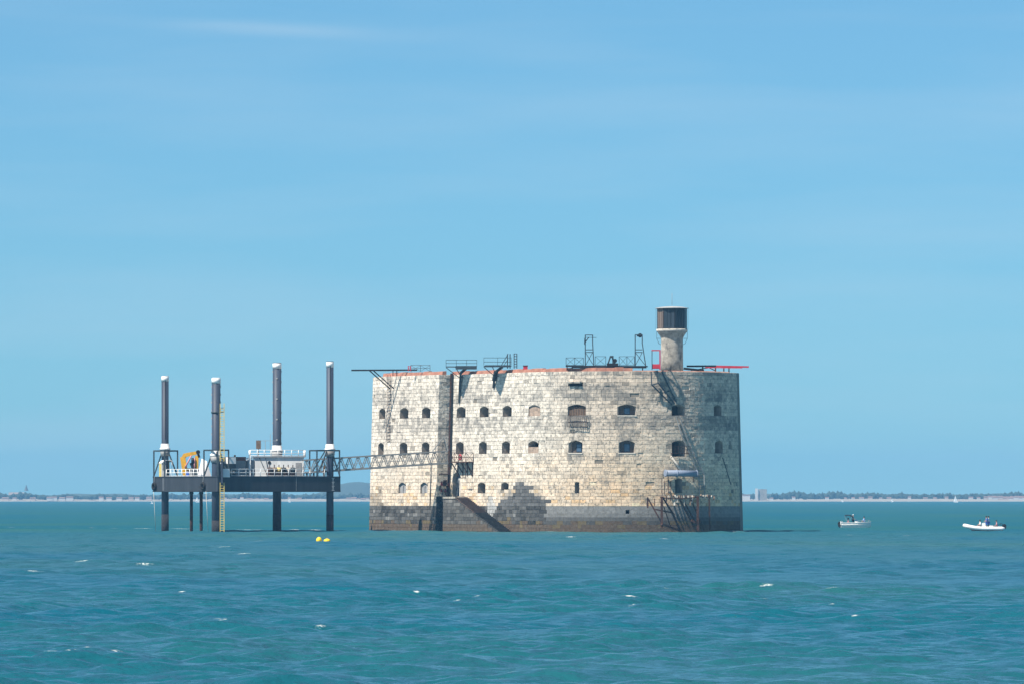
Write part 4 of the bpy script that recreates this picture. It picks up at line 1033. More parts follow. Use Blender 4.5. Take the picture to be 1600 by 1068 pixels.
# white cabinet at front corner
o = empty('deck_cabinet', bp(-.1, 1.2, DZ1 - .1), 'square white cabinet on the front edge beside the yellow ladder', 'cabinet')
m = MB(); m.box(bp(.0, 1.25, DZ1 + .52), (.3, .55, .58), BX); m.build('body', M['white'], o)
m = MB(); m.box(bp(.0, 1.25, DZ1 + .52) - BU * .31, (.015, .5, .52), BX); m.build('door', M['c_white'], o)
# ladder at the near corner
yl = empty('access_ladder', bp(-.35, .25, 0), 'tall pale yellow access ladder at the near corner of the barge', 'ladder')
cx = px_of(bp(-.35, .25, 0)); ly = bp(-.35, .25, 0).y
for sx in (-.27, .27):
    for (z0, z1) in ((-.8, 6.65), (9.6, 17.5)):
        m = MB(); p = bp(-.35, .25, 0) + Vector((sx + .25, 0, 0)); m.bar(p + Z * z0, p + Z * z1, .10); m.build('stile', M['paleyellow'], yl)
for i in range(52):
    z = -.6 + i * .35
    if 6.6 < z < 9.6: continue
    m = MB(); p = bp(-.35, .25, z) + Vector((.25, 0, 0)); m.bar(p - Vector((.27, 0, 0)), p + Vector((.27, 0, 0)), .07); m.build('rung', M['paleyellow'], yl)
m = MB(); p = bp(-.3, .25, 0) + Vector((.25, 0, 0)); m.bar(p + Z * 6.6, p + Z * 9.7, .55, .25); m.build('guide_post', M['leg'], yl)
m = MB(); p = bp(2.3, .95, 16.8); m.lathe(p - Z * .1, [(.68, 0), (.68, .2)], 12); m.bar(p, bp(-.35, .25, 16.8) + Vector((.4, 0, 0)), .1); m.bar(p + Z * .6, bp(-.35, .25, 17.4) + Vector((.4, 0, 0)), .07); m.build('bracket', M['steel_dark'], yl)
# tanks
tk = empty('deck_tank', bp(4, 5.4, DZ1), 'grey deck tank with red brown top beside a white post', 'tank')
m = MB(); m.box(bp(4.2, 5.0, DZ1 + 1.15), (.9, 1.15, 1.1), AX); m.build('body', M['grey'], tk)
m = MB(); m.box(bp(4.2, 5.0, DZ1 + 2.55), (.9, 1.2, .27), AX); m.build('top', mat('red brown paint', (.22, .08, .06), .7), tk)
m = MB(); [m.bar(bp(3.4, b_, DZ1 + 2.2), bp(3.4, b_, DZ1 + 2.35), .12) for b_ in (4.1, 5.9)]; m.build('spacer', M['rust'], tk)
ct = empty('round_tank', bp(4, 7.2, DZ1), 'upright grey cylindrical tank beside the deckhouse', 'tank')
m = MB(); m.lathe(bp(4, 7.2, DZ1), [(.75, 0), (.75, 2.1), (.6, 2.3), (.1, 2.4)], 18); m.build('shell', M['grey'], ct)
m = MB(); m.lathe(bp(4, 7.2, DZ1 + 2.38), [(.15, 0), (.15, .3)], 10); m.build('hatch', M['white'], ct)
for nm, b_, lab in (('davit_post', 4.1, 'brown timber post at the left of the grey tank'), ('vent_post', 6.5, 'white vent post between the two tanks')):
    o = empty(nm, bp(2.6, b_, DZ1), lab, 'post')
    m = MB(); m.bar(bp(2.6, b_, DZ1), bp(2.6, b_, DZ1 + 3.1), .26); m.build('shaft', M['white'] if b_ > 5 else mat('tan timber', (.38, .24, .15), .8), o)
    m = MB(); m.box(bp(2.6, b_, DZ1 + 2.6), (.15, .45, .12), AX); m.build('arm', M['white'] if b_ > 5 else M['brown'], o)
# deckhouse
HR = Vector((0.9962, 0.0872, 0)); HU = Vector((-0.0872, 0.9962, 0)); HO = at(398, 744, 872); HO.z = 0; HX = (HU, HR, Z)
DK = bp(0, 0, DZ1).z; HW, HD, HH = 6.85, 4.4, zat(713.5, 872)
def hp(a, b_, z): return HO + HU * a + HR * b_ + Z * z
dh = empty('deckhouse', hp(HD / 2, HW / 2, DK), 'light grey steel deckhouse with railed roof on the barge', 'deckhouse')
m = MB(); m.box(hp(HD / 2, HW / 2, (DK + HH) / 2), (HD / 2, HW / 2, (HH - DK) / 2), HX); m.build('walls', M['lightgrey'], dh)
m = MB(); m.box(hp(HD / 2, HW / 2, HH + .07), (HD / 2 + .2, HW / 2 + .25, .065), HX); m.build('roof_deck', M['grey'], dh)
m = MB(); m.tube(hp(.02, 2.05, HH - .75), hp(-.05, 2.05, HH - .75), .23, n=16); m.build('porthole', M['steel_black'], dh)
m = MB(); m.tube(hp(-.04, .6, HH), hp(-.1, 1.6, HH - 2.2), .05, n=6); m.build('cable', M['steel_dark'], dh)
m = MB(); m.tube(hp(-.04, 1.5, HH - .1), hp(-.1, 1.9, HH - 1.9), .04, n=6); m.build('cable', M['steel_dark'], dh)
m = MB(); m.box(hp(-.02, 3.9, HH - 1.7), (.02, 1.15, .28), HX); m.build('vent_grille', M['brown'], dh)
m = MB(); m.box(hp(-.03, 6.1, DK + 1.05), (.03, .4, .95), HX); m.build('door', M['grey'], dh)
for k_ in range(5):
    m = MB(); m.box(hp(-.05, 3.9, HH - 1.5 - k_ * .1), (.03, 1.1, .02), HX); m.build('slat', M['rust'], dh)
railing(dh, [hp(HD, -.6, HH + .135), hp(-.15, -.6, HH + .135), hp(-.15, HW + .2, HH + .135), hp(HD, HW + .2, HH + .135)], .85, 1.0, M['white'], rails=(.1, .5, 1.0), r=.07, rnd=True)
m = MB(); m.box(hp(.5, .55, HH + 1.75), (.1, .33, .6), HX); m.bar(hp(.5, .55, HH + .1), hp(.5, .55, HH + 1.2), .1); m.build('board', M['brown'], dh)
m = MB(); m.bar(hp(.6, .2, HH + 2.3), hp(.6, 3.2, HH + 2.3), .05); m.bar(hp(.6, 2.2, HH), hp(.6, 2.2, HH + 3.2), .06); m.bar(hp(.6, 1.5, HH), hp(.6, 1.5, HH + 2.3), .06); m.build('mast', M['grey'], dh)
for i in range(6):
    o = empty('winch_unit', bp(6.2, 11.6 + i * .75, DZ1), ['rusty winch drum at the left of the deckhouse front', 'rusty gearbox second along the deckhouse front', 'ochre pump third along the deckhouse front', 'dark valve block fourth along the deckhouse front', 'pale motor fifth along the deckhouse front', 'dark reel at the right of the deckhouse front'][i], 'machine', 'machinery before the deckhouse')
    c_ = ABS[o.name]
    m = MB(); m.box(c_ + Z * .3, (.5, .3, .3), AX); m.build('bed', M['rust'], o)
    m = MB(); m.tube(c_ + Z * .95 - RB * .28, c_ + Z * .95 + RB * .28, .36, n=12); m.build('drum', [M['rust'], M['brown'], M['paleyellow'], M['steel_black'], M['sill'], M['steel_dark']][i], o)
    m = MB(); m.bar(c_ + Z * 1.3, c_ + Z * 1.7, .12); m.build('lever', M['rust'], o)
for i in range(4):
    o = empty('bollard', bp(.8, 14.2 + i * .55, DZ1), ['left of the four bollards at the barge front rail', 'second of the four bollards at the front rail', 'third of the four bollards at the front rail', 'bollard nearest the orange drum'][i], 'bollard', 'bollards at the barge front')
    c_ = ABS[o.name]; m = MB(); m.lathe(c_, [(.14, 0), (.12, .5), (.2, .55), (.2, .65)], 10); m.build('body', M['steel_dark'] if i % 2 else M['white'], o)
o = empty('orange_drum', bp(.6, 17.45, DZ1), 'tall orange brown gas bottle by the right leg cage', 'gas bottle')
m = MB(); m.lathe(ABS[o.name], [(.17, 0), (.17, 1.35), (.08, 1.5), (.05, 1.6)], 12); m.build('body', mat('orange brown paint', (.42, .17, .05), .6), o)
m = MB(); m.lathe(ABS[o.name] + Z * 1.6, [(.07, 0), (.05, .14)], 8); m.build('valve', M['galv'], o)
# tyre fenders
for i, (a, lab) in enumerate(((19.6, 'black tyre fender at the far left corner of the hull'), (4.2, 'black tyre fender on the hull near the yellow ladder'))):
    o = empty('tyre_fender', bp(a, -.2, 6.0), lab, 'fender', 'tyre fenders on the barge')
    c_ = bp(a, -.2, 6.35); tor = []
    for q in range(16):
        t = 2 * math.pi * q / 16; rd = UB * math.cos(t) + Z * math.sin(t)
        for j in range(8):
            ph = 2 * math.pi * j / 8; tor.append(c_ + rd * (.42 + .17 * math.cos(ph)) + RB * .17 * math.sin(ph))
    m = MB(); m.add(tor, [(q * 8 + j, ((q + 1) % 16) * 8 + j, ((q + 1) % 16) * 8 + (j + 1) % 8, q * 8 + (j + 1) % 8) for q in range(16) for j in range(8)], smooth=True); m.build('tyre', M['rubber'], o)
    m = MB(); m.bar(c_ + Z * .5, c_ + Z * 1.4 + RB * .1, .05); m.build('chain', M['galv'], o)
# extra piles and hanging lines
for (a, b_, lab) in ((14, 3, 'thin rusty pile under the barge, the left of the pair'), (11.5, 3.3, 'thin rusty pile under the barge, the right of the pair')):
    o = empty('mooring_pile', bp(a, b_, 0), lab, 'pile', 'thin piles under the barge')
    m = MB(); m.lathe(bp(a, b_, -3), [(.22, 0), (.22, 8.53)], 10); m.build('shaft', M['rust'], o)
    m = MB(); m.lathe(bp(a, b_, 5.2), [(.3, 0), (.3, .33)], 10); m.build('collar', M['steel_dark'], o)
for (a, lab) in ((19.9, 'thin pale line hanging from the left hull corner to the water'), (3.4, 'thin pale line hanging beside the near leg')):
    m = MB(); m.tube(bp(a, -.1, -.2) + Vector((.3, 0, 0)), bp(a, -.1, 5.6), .035, n=5); tag(m.build('mooring_line', M['rope']), lab, 'rope', 'lines hanging from the barge')

# ------------------------------------------------------------------ gangway
ga, gb = bp(3, 15.2, 0), posA(18.2, 0, 1.45)
def gz(px, ya, yb, Y): return zat(ya + (yb - ya) * (px - 480) / 226.0, Y)
gw = empty('gangway', (ga + gb) / 2 + Z * 8.6, 'grey lattice truss gangway bridging from the barge to the fort', 'gangway')
gdir = (gb - ga).normalized(); gside = Vector((-gdir.y, gdir.x, 0)) * .6
zb0, zb1 = zat(739.5, ga.y), zat(722.5, gb.y); zt0, zt1 = zat(720, ga.y), zat(704, gb.y)
nb = 17
for sgn in (-1, 1):
    tr = MB(); o_ = gside * sgn
    A = lambda f: ga.lerp(gb, f) + o_ + Z * (zb0 + (zb1 - zb0) * f); B = lambda f: ga.lerp(gb, f) + o_ + Z * (zt0 + (zt1 - zt0) * f)
    tr.bar(A(0), A(1), .2, .26).bar(B(0), B(1), .17, .2)
    t = tr.build('chords', M['truss'], gw)
    for i in range(nb):
        m = MB(); f0, f1 = i / nb, (i + 1) / nb; fm_ = (f0 + f1) / 2
        m.bar(A(f0), B(fm_), .1); m.build('diagonal', M['truss'], t)
        m = MB(); m.bar(B(fm_), A(f1), .1); m.build('diagonal', M['truss'], t)
    m = MB(); m.bar(A(0) + Z * .75, A(1) + Z * .75, .05); m.build('handrail', M['galv'], t)
m = MB()
for k_ in range(8):
    o_ = gside * (-.85 + 1.7 * k_ / 7); m.bar(ga + o_ + Z * zb0, gb + o_ + Z * zb1, .05, .06)
m.build('walkway', M['lightgrey'], gw)
m = MB()
for i in range(0, nb + 1, 2):
    f = i / nb; c_ = ga.lerp(gb, f)
    m.bar(c_ + gside + Z * (zb0 + (zb1 - zb0) * f - .1), c_ - gside + Z * (zb0 + (zb1 - zb0) * f - .1), .1)
m.build('cross_beams', M['galv'], gw)
pA = gb + Z * zt1
m = MB(); m.bar(pA - gside * 1 + Z * .1, pA - gside + gdir * -.6 + Z * 2.0, .12); m.bar(pA + gside * 1 + Z * .1, pA - gside + gdir * -.6 + Z * 2.0, .12); m.bar(pA - gside - gdir * 2.2, pA - gside - gdir * .6 + Z * 2.0, .12); m.build('hoist_frame', M['galv'], gw)

# ------------------------------------------------------------------ people
def person(base, facing, pose, shirt, trousers, label, hair=True):
    """one skinned body; pose 'stand' or 'sit' (base = under the seat/feet)"""
    rot = Matrix.Rotation(facing, 4, 'Z')
    if pose == 'stand':
        J = dict(pel=(0, 0, .92), che=(0, .02, 1.28), nek=(0, .02, 1.47), hd=(0, .04, 1.56), top=(0, .05, 1.72), sl=(-.19, 0, 1.40), sr=(.19, 0, 1.40),
                 el=(-.25, .08, 1.14), er=(.25, .08, 1.14), wl=(-.2, .28, 1.05), wr=(.2, .28, 1.05), hl=(-.17, .36, 1.07), hr=(.17, .36, 1.07),
                 pl=(-.1, 0, .88), pr=(.1, 0, .88), kl=(-.12, .04, .48), kr=(.12, .04, .48), al=(-.13, 0, .08), ar=(.13, 0, .08), tl=(-.14, .16, .03), tr=(.14, .16, .03))
    else:
        J = dict(pel=(0, 0, .12), che=(0, .05, .46), nek=(0, .06, .66), hd=(0, .09, .75), top=(0, .1, .91), sl=(-.19, .04, .58), sr=(.19, .04, .58),
                 el=(-.26, .12, .32), er=(.26, .12, .32), wl=(-.2, .34, .26), wr=(.2, .34, .26), hl=(-.17, .42, .26), hr=(.17, .42, .26),
                 pl=(-.1, .03, .1), pr=(.1, .03, .1), kl=(-.13, .46, .14), kr=(.13, .46, .14), al=(-.13, .5, -.3), ar=(.13, .5, -.3), tl=(-.13, .64, -.35), tr=(.13, .64, -.35))
    Rr = dict(pel=.15, che=.16, nek=.06, hd=.085, top=.085, sl=.075, sr=.075, el=.05, er=.05, wl=.035, wr=.035, hl=.04, hr=.04, pl=.1, pr=.1, kl=.065, kr=.065, al=.045, ar=.045, tl=.04, tr=.04)
    E = [('pel', 'che'), ('che', 'nek'), ('nek', 'hd'), ('hd', 'top'), ('che', 'sl'), ('che', 'sr'), ('sl', 'el'), ('sr', 'er'), ('el', 'wl'), ('er', 'wr'), ('wl', 'hl'), ('wr', 'hr'),
         ('pel', 'pl'), ('pel', 'pr'), ('pl', 'kl'), ('pr', 'kr'), ('kl', 'al'), ('kr', 'ar'), ('al', 'tl'), ('ar', 'tr')]
    def skin(name, names, edges, grow, material, parent, root):
        me = bpy.data.meshes.new(name); names = list(names)
        me.from_pydata([tuple(rot @ Vector(J[k])) for k in names], [(names.index(a), names.index(b_)) for a, b_ in edges], [])
        o = bpy.data.objects.new(name, me); link(o, parent, base)
        sk = o.modifiers.new('skin', 'SKIN'); sk.use_smooth_shade = True
        for i, k in enumerate(names):
            r = Rr[k] + grow; me.skin_vertices[0].data[i].radius = (r, r * (.75 if k in ('pel', 'che') else 1)); me.skin_vertices[0].data[i].use_root = (k == root)
        o.modifiers.new('sub', 'SUBSURF').levels = 1; o.modifiers['sub'].render_levels = 1
        me.materials.append(material); return o
    b0 = skin('person', J.keys(), E, 0, M['skin'], None, 'pel'); tag(b0, label, 'person', 'people in the small boats')
    skin('shirt', ['pel', 'che', 'sl', 'sr', 'el', 'er'], [('pel', 'che'), ('che', 'sl'), ('che', 'sr'), ('sl', 'el'), ('sr', 'er')], .022, M[shirt], b0, 'pel')
    skin('shorts', ['pel', 'pl', 'pr', 'kl', 'kr'], [('pel', 'pl'), ('pel', 'pr'), ('pl', 'kl'), ('pr', 'kr')], .018, M[trousers], b0, 'pel')
    h = MB(); c_ = Vector(base) + rot @ (Vector(J['top']) + Vector((0, -.02, .0)))
    h.lathe(c_ - Z * .06, [(.10, 0), (.112, .06), (.10, .12), (.05, .16), (.01, .17)], 12); h.build('hair', M['hair'] if hair else M['c_white'], b0)
    f = MB(); hd = Vector(base) + rot @ (Vector(J['hd']) + Vector((0, .085, .05)))
    f.box(hd, (.015, .025, .025)); f.build('nose', M['skin'], b0)
    return b0

# ------------------------------------------------------------------ motor boat (bow to the right)
def loft(sections):
    m = MB(); n = len(sections[0]); vs_ = [p for s in sections for p in s]
    m.add(vs_, [(i * n + j, i * n + j + 1, (i + 1) * n + j + 1, (i + 1) * n + j) for i in range(len(sections) - 1) for j in range(n - 1)], smooth=True)
    m.f.append(tuple(range(n))[::-1]); m.smooth.append(False)
    return m
B1 = at(1335, 824, 971); B1.z = 0; a1 = R_(-12)
fx1 = Vector((math.cos(a1), math.sin(a1), 0)); sx1 = Vector((-math.sin(a1), math.cos(a1), 0))
def b1p(x, y, z): return B1 + fx1 * x + sx1 * y + Z * z
mb = empty('motor_boat', B1, 'small white motor boat with a black sun canopy right of the fort', 'boat', 'small boats near the fort')
secs = []
for i in range(13):
    t = i / 12; x = -2.0 + 4.6 * t; w = 1.0 * (1 - max(0, (t - .45) / .55) ** 2.2) + .01; sh = .80 + .16 * t ** 2; kz = -.25 + .55 * max(0, (t - .7) / .3) ** 2
    secs.append([b1p(x, -w, sh), b1p(x, -w * .97, sh - .15), b1p(x, -w * .8, .05 + kz * .4), b1p(x, 0, kz), b1p(x, w * .8, .05 + kz * .4), b1p(x, w * .97, sh - .15), b1p(x, w, sh)])
loft(secs).build('hull', M['hullwhite'], mb)
dk = MB()
for i in range(12):
    a, c_ = secs[i], secs[i + 1]; dz_ = Vector((0, 0, -.02 if i > 6 else -.32))
    dk.add([a[0] + dz_, a[6] + dz_, c_[6] + dz_, c_[0] + dz_], [(0, 1, 2, 3)])
dk.build('deck', M['lightgrey'], mb)
m = MB(); m.bar(secs[0][0], secs[0][6], .1, .5); m.build('transom', M['hullwhite'], mb)
m = MB()
for i in range(12): m.bar(secs[i][0], secs[i + 1][0], .07); m.bar(secs[i][6], secs[i + 1][6], .07)
m.build('gunwale', M['hullwhite'], mb)
m = MB(); m.poly([b1p(-2.05, -.2, .2), b1p(-2.5, -.2, .2), b1p(-2.6, -.2, .7), b1p(-2.45, -.2, 1.0), b1p(-2.1, -.2, .95)], sx1 * .4); m.build('outboard', M['steel_black'], mb)
m = MB(); m.bar(b1p(-2.35, 0, .3), b1p(-2.4, 0, -.5), .15); m.build('outboard_leg', M['steel_dark'], mb)
m = MB(); pf = [b1p(-1.5, -.85, 1.9), b1p(-1.3, -.85, 1.98), b1p(-.6, -.85, 1.94), b1p(-.2, -.85, 1.72)]
for y in (0,):
    m.add([p for p in pf] + [p + sx1 * .85 + Z * .1 for p in pf] + [p + sx1 * 1.7 for p in pf], [(i, i + 1, 5 + i, 4 + i) for i in range(3)] + [(4 + i, 5 + i, 9 + i, 8 + i) for i in range(3)])
    m.add([p - Z * .06 for p in pf] + [p + sx1 * .85 + Z * .04 for p in pf] + [p + sx1 * 1.7 - Z * .06 for p in pf], [(i, i + 1, 5 + i, 4 + i) for i in range(3)] + [(4 + i, 5 + i, 9 + i, 8 + i) for i in range(3)])
m.build('canopy', M['bimini'], mb)
m = MB()
for y in (-.85, .85): m.bar(b1p(-.9, y, .6), b1p(-1.4, y, 1.93), .035); m.bar(b1p(-.9, y, .6), b1p(-.3, y, 1.76), .035)
m.build('canopy_poles', M['galv'], mb)
m = MB(); m.poly([b1p(.1, -.5, .4), b1p(.75, -.5, .4), b1p(.6, -.5, 1.0), b1p(.15, -.5, 1.05)], sx1 * 1.0); m.build('console', M['hullwhite'], mb)
m = MB(); m.poly([b1p(.2, -.45, 1.05), b1p(.55, -.45, 1.02), b1p(.3, -.45, 1.35)], sx1 * .9); m.build('windscreen', M['pane'], mb)
m = MB()
pr_ = [secs[i][0] + Z * .3 for i in (7, 9, 11)] + [secs[12][3] * 0 + b1p(2.55, 0, 1.12)] + [secs[i][6] + Z * .3 for i in (11, 9, 7)]
for p, q in zip(pr_[:-1], pr_[1:]): m.bar(p, q, .035)
for p in pr_: m.bar(p, p - Z * .3, .03)
m.build('bow_rail', M['galv'], mb)
person(b1p(-1.0, -.25, .55), R_(-90), 'sit', 'c_pink', 'c_grey', 'person in pink sitting under the black boat canopy')
person(b1p(-.25, .2, .32), R_(-100), 'stand', 'c_grey', 'c_navy', 'person standing at the motor boat console, pale hat', hair=False)
person(b1p(1.55, .15, .80), R_(60), 'sit', 'c_lblue', 'c_navy', 'person in light blue sitting on the motor boat bow')

# inflatable boat (bow to the left)
B2 = at(1540, 829, 881); B2.z = 0; a2 = R_(186)
fx2 = Vector((math.cos(a2), math.sin(a2), 0)); sx2 = Vector((-math.sin(a2), math.cos(a2), 0))
def b2p(x, y, z): return B2 + fx2 * x + sx2 * y + Z * z
ri = empty('inflatable_boat', B2, 'long white inflatable boat with blue-clad people at the right edge', 'boat', 'small boats near the fort')
path = []
for i in range(29):
    t = i / 28 * 2 - 1; u = abs(t); x = 3.0 - 5.6 * u ** 1.0 if u > .35 else 3.0 - 5.6 * .35 + (3.0 - (3.0 - 5.6 * .35)) * math.cos(u / .35 * math.pi / 2)
    y = .85 * math.copysign(min(1, math.sin(min(1, u / .35) * math.pi / 2)), t)
    path.append(b2p(x, y, .38 + .42 * max(0, (x - .2) / 2.8) ** 2))
tv = []
for i, p in enumerate(path):
    d = (path[min(28, i + 1)] - path[max(0, i - 1)]).normalized(); a = d.cross(Z).normalized(); b_ = a.cross(d); rr = .27 if 0 < i < 28 else .12
    tv += [p + (a * math.cos(2 * math.pi * j / 12) + b_ * math.sin(2 * math.pi * j / 12)) * rr for j in range(12)]
m = MB(); m.add(tv, [(i * 12 + j, i * 12 + (j + 1) % 12, (i + 1) * 12 + (j + 1) % 12, (i + 1) * 12 + j) for i in range(28) for j in range(12)], smooth=True)
m.f += [tuple(range(12)), tuple(28 * 12 + j for j in range(12))]; m.smooth += [False, False]; m.build('tube', M['hullwhite'], ri)
m = MB(); m.add([b2p(-2.4, -.7, .3), b2p(-2.4, .7, .3), b2p(1.8, .7, .35), b2p(2.7, 0, .62), b2p(1.8, -.7, .35), b2p(-2.4, 0, -.3), b2p(1.6, 0, -.2)], [(0, 1, 2, 3, 4), (0, 5, 1), (1, 5, 6, 2), (2, 6, 3), (3, 6, 4), (4, 6, 5, 0)]); m.build('hull', M['lightgrey'], ri)
m = MB(); m.poly([b2p(.0, -.35, .35), b2p(.55, -.35, .35), b2p(.45, -.35, 1.15), b2p(.1, -.35, 1.2)], sx2 * .7); m.build('console', M['hullwhite'], ri)
m = MB(); m.box(b2p(-.75, 0, .58), (.25, .4, .24), (fx2, sx2, Z)); m.build('seat', M['c_white'], ri)
m = MB(); m.poly([b2p(-2.45, -.2, .35), b2p(-2.85, -.2, .3), b2p(-2.95, -.2, .8), b2p(-2.75, -.2, 1.02), b2p(-2.4, -.2, .95)], sx2 * .4); m.build('outboard', M['steel_black'], ri)
m = MB()
for y in (-.55, .55): m.bar(b2p(-2.2, y, .5), b2p(-2.25, y, 1.1), .05)
m.bar(b2p(-2.25, -.55, 1.1), b2p(-2.25, .55, 1.1), .05); m.bar(b2p(-2.25, -.55, 1.1), b2p(-1.5, -.55, .55), .05); m.build('tow_frame', M['steel_black'], ri)
person(b2p(-.12, .12, .34), R_(96), 'stand', 'c_blue', 'c_blue', 'person in dark blue standing at the inflatable boat console')
person(b2p(-.5, -.25, .34), R_(80), 'stand', 'c_lblue', 'c_blue', 'person in light blue standing behind the inflatable boat console')
person(b2p(.75, .1, .62), R_(100), 'sit', 'c_white', 'c_grey', 'person in white sitting ahead of the inflatable boat console')
person(b2p(-1.65, -.1, .55), R_(85), 'sit', 'c_pink', 'c_navy', 'person in pink sitting at the stern of the inflatable boat')

# buoys
for px, w, lab, tilt in ((498.5, .30, 'yellow round mooring buoy, the left of the pair', .25), (511, .36, 'yellow flattened mooring buoy, the right of the pair', -.3)):
    p = at(px, 847.5, 650); p.z = 0.10
    o = empty('mooring_buoy', p, lab, 'buoy', 'yellow buoys before the barge')
    m = MB(); hh = .70 if w < .32 else .54; prof_ = [(.02, -.1)] + [(w * math.sin(math.pi * k_ / 10), -.12 + hh * (1 - math.cos(math.pi * k_ / 10)) / 2) for k_ in range(1, 10)] + [(.02, -.12 + hh)]
    m.lathe(p, prof_, 18); m.build('float', M['buoy'], o)
    m = MB(); m.bar(p + Z * (hh - .14), p + Z * (hh - .02), .07); m.build('eye', M['galv'], o)

# ------------------------------------------------------------------ far shore
SH = 6300.0
def X_at(px, Y): return (px - 800) * Y / FOC
def ground(): pass
m = MB(); xs = np.linspace(-2600, 2600, 140)
rows = [(SH, -.4), (SH + 15, .8), (SH + 60, 2.2), (SH + 400, 3.2), (SH + 1400, 4.0)]
vs_ = []
for y, z in rows:
    vs_ += [(x, y + 22 * math.sin(x * .011) + 9 * math.sin(x * .05), z * (1 + .2 * math.sin(x * .02))) for x in xs]
n = len(xs); m.add(vs_, [(r * n + i, r * n + i + 1, (r + 1) * n + i + 1, (r + 1) * n + i) for r in range(len(rows) - 1) for i in range(n - 1)])
ob = m.build('shore', M['sand']); ob['kind'] = 'structure'
def hill(name, Y, prof, thick):
    m = MB(); vs_ = []; n = len(prof)
    for yy, f in ((Y - thick, 0.0), (Y - thick * .4, .75), (Y, 1.0), (Y + thick, 0)):
        vs_ += [(X_at(px, Y), yy, 2.0 + (zat(py, Y) - 2.0) * f) for px, py in prof]
    m.add(vs_, [(r * n + i, r * n + i + 1, (r + 1) * n + i + 1, (r + 1) * n + i) for r in range(3) for i in range(n - 1)], smooth=True)
    o = m.build(name, M['hill']); o['kind'] = 'structure'
prof = [(px, 771.5 + 1.0 * math.sin(px * .031) + .8 * math.sin(px * .087 + 1)) for px in range(-900, 2600, 14)]
hill('far_hills', 7600, prof, 120)
prof = [(480, 774), (515, 764), (530, 756), (545, 753), (560, 752), (580, 754), (600, 758), (640, 766), (690, 774)]
hill('hazy_hill', 7950, prof, 160)

ico = bmesh.new(); bmesh.ops.create_icosphere(ico, subdivisions=1, radius=1); iv = np.array([v.co[:] for v in ico.verts]); ifc = [[v.index for v in f.verts] for f in ico.faces]; ico.free()
def tree_top(px):
    if px < 70: return 770.0
    if px < 250: return 772.0
    if px < 600: return 771.0
    if px < 1165: return 768.0
    if px < 1205: return 771
    if px < 1330: return 768.5
    if px < 1410: return 770
    if px < 1545: return 770.5
    return 769.5
wood = MB(); px = -350.0
while px < 1950:
    Y = SH + random.uniform(45, 190); x = X_at(px, Y); top = tree_top(px) + 1.3 * math.sin(px * .11) + random.uniform(-1.4, 2.5)
    h = max(2.0, zat(top, Y) - 1.6); w = random.uniform(2.2, 4.2)
    jit = 1 + rng.uniform(-.28, .28, iv.shape)
    vs_ = iv * jit * np.array([w, w, h * .5]) + np.array([x, Y, 1.6 + h * .52])
    wood.add(vs_.tolist(), ifc)
    px += random.uniform(1.2, 3.4) if not (1166 < px < 1203) else 5
wo = wood.build('far_wood', M['foliage']); tag(wo, 'low hazy blue-green wood along the far shore', 'wood', kind='stuff')

def house(px, py_base, w, h, roof, wall='render_w', Y=None, label=None, group=None, name='far_house', roofm='tile', cat='house'):
    Y = Y or SH + 38; x = X_at(px, Y); z0 = 0.6; d = w * .8; sc = Y / FOC
    w, h, roof = w * sc, h * sc, roof * sc
    o = empty(name, (x, Y, z0), label, cat, group)
    zt = z0 + 1.2 + h
    m = MB(); m.box((x, Y, (z0 + zt) / 2), (w / 2, w * .4, (zt - z0) / 2)); wl = m.build('wall', M[wall], o)
    if roof > 0:
        m = MB(); m.add([(x - w * .54, Y - w * .45, zt), (x + w * .54, Y - w * .45, zt), (x + w * .54, Y + w * .45, zt), (x - w * .54, Y + w * .45, zt), (x - w * .5, Y, zt + roof), (x + w * .5, Y, zt + roof)],
                       [(0, 1, 5, 4), (2, 3, 4, 5), (1, 2, 5), (3, 0, 4), (3, 2, 1, 0)]); m.build('roof', M[roofm], o)
    return o
GL = 'small pale house low on the far shore left of the barge'; GR = 'small pale house in the hazy town at the far right'
GM = 'small pale house on the far shore between fort and right town'; GB = 'small pale house on the far shore behind the barge'
for px in (8, 24, 52, 76, 84, 97, 110, 160, 172, 186, 203, 216, 232): house(px + random.uniform(-2, 2), random.uniform(773, 778), random.uniform(6, 11), random.uniform(2, 4), 1.6, random.choice(['render_w', 'render_p']), label=GL, group='far houses left')
for px in (352, 366, 378, 390, 402, 416, 452, 468, 545, 553, 560, 567, 574): house(px, random.uniform(775, 779), random.uniform(3, 9), random.uniform(1, 4), random.uniform(.6, 1.8), random.choice(['render_w', 'render_p']), Y=SH + random.uniform(20, 60), label=GB, group='far houses behind the barge')
for i in range(26): house(1540 + i * 2.6 + random.uniform(-1, 1), random.uniform(771, 778), random.uniform(5, 9), random.uniform(2, 4.5), 1.8, random.choice(['render_w', 'render_w', 'render_p']), Y=SH + 30 + (i % 3) * 8, label=GR, group='houses of the far right town')
for px in (1205, 1240, 1292, 1321, 1333, 1346, 1360, 1376, 1389, 1421, 1446, 1461, 1479, 1517, 1529): house(px, random.uniform(772, 778), random.uniform(4, 8), random.uniform(2, 4), 1.5, random.choice(['render_w', 'render_p']), label=GM, group='far houses right of the fort')
house(136, 772.5, 24, 3.5, .8, label='long low white building on the far shore left of the barge', name='far_building', cat='building', Y=SH + 200)
house(1191.5, 779.5, 13, 16.5, 0, 'concrete', label='tall grey apartment block on the far shore right of the fort', name='apartment_block', cat='building')
house(1182, 779.5, 4.2, 17.5, 0, 'render_w', label='narrow white tower beside the grey apartment block', name='apartment_block', cat='building', Y=SH + 34)
house(1166, 779, 12, 7, .8, label='low white building close to the right wall of the fort', name='far_building', cat='building')
ch = house(41, 776, 7, 10, 0, 'concrete', label='church with a pointed spire on the far left shore', name='far_church', cat='church', Y=SH + 210)
Yc_ = SH + 210; x = X_at(41, Yc_)
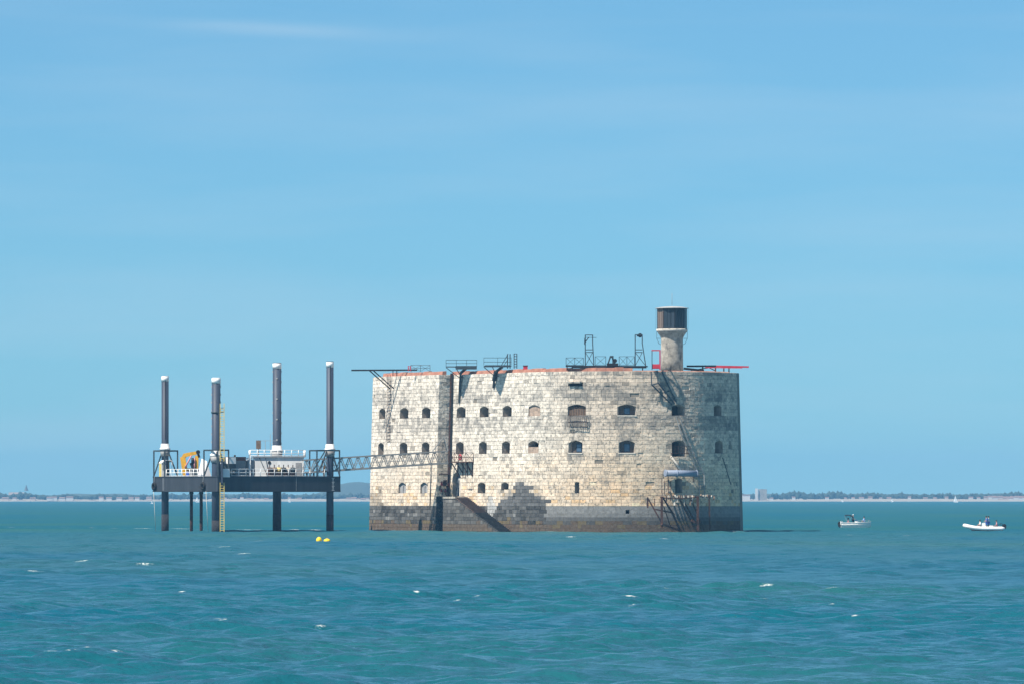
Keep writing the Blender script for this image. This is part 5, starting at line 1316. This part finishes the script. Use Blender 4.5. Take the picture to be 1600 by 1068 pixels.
m = MB(); m.lathe((x, Yc_, zat(766, Yc_)), [(2.3, 0), (1.2, 3), (.1, 6.5)], 8, smooth=False); m.build('spire', M['slate'], ch)
m = MB(); m.box((X_at(26, Yc_), Yc_, zat(771.5, Yc_)), (8, 5, 2.2)); m.build('nave', M['render_p'], ch)

def sailboat(px, py, hpx, label, Y):
    p = at(px, py, Y); p.z = 0; h = hpx * Y / FOC
    o = empty('sailing_boat', p, label, 'sailing boat', 'far sailing boats')
    m = MB(); m.add([p + Vector((-h * .3, -.4, .1)), p + Vector((h * .3, -.4, .1)), p + Vector((h * .38, 0, .6)), p + Vector((-h * .3, -.5, .6)), p + Vector((-h * .3, .5, .6)), p + Vector((-h * .3, .4, .1)), p + Vector((h * .3, .4, .1)), p + Vector((0, 0, -.4))],
                    [(0, 1, 2, 3), (6, 5, 4, 2), (3, 2, 4), (0, 3, 4, 5), (0, 7, 1), (6, 7, 5), (1, 7, 6), (1, 6, 2), (0, 5, 7)]); m.build('hull', M['hullwhite'], o)
    m = MB(); m.poly([p + Vector((.05, 0, .9)), p + Vector((-h * .28, .2, .9)), p + Vector((-h * .16, .14, h * .5)), p + Vector((.0, 0, h))], Vector((0.02, .06, 0))); m.build('mainsail', M['sail'], o)
    m = MB(); m.poly([p + Vector((.12, 0, .9)), p + Vector((h * .26, .1, .8)), p + Vector((.1, 0, h * .85))], Vector((0, .06, 0))); m.build('jib', M['sail'], o)
    m = MB(); m.tube(p + Z * .4, p + Z * h, .06, n=5); m.build('mast', M['galv'], o)
sailboat(1493, 782, 11, 'white sailing boat on the horizon above the inflatable boat', 5400)
sailboat(1394, 782, 6, 'tiny sailing boat on the horizon right of the motor boat', 5600)
sailboat(1316, 782, 5, 'tiny sailing boat on the horizon left of the motor boat', 5700)
sailboat(308, 782, 9, 'tiny sailing boat seen between the piles under the barge', 5400)
sailboat(452, 782, 6, 'tiny sailing boat seen between the two right barge legs', 5500)
sailboat(237, 786, 5, 'tiny white boat on the horizon left of the barge', 4300)

# ------------------------------------------------------------------ haze
m = MB(); m.box((0, 4110, 29), (4900, 4400, 31)); hz = m.build('haze', M['dark']); hz['kind'] = 'stuff'
hz.data.materials.clear()
hm = bpy.data.materials.new('thin sea haze'); hm.use_nodes = True; t = hm.node_tree; t.nodes.clear()
ho = t.nodes.new('ShaderNodeOutputMaterial'); pv = t.nodes.new('ShaderNodeVolumePrincipled')
pv.inputs['Color'].default_value = (0.24, 0.60, 1.0, 1); pv.inputs['Density'].default_value = 0.95e-4; pv.inputs['Anisotropy'].default_value = 0.0
t.links.new(pv.outputs[0], ho.inputs['Volume']); hz.data.materials.append(hm)
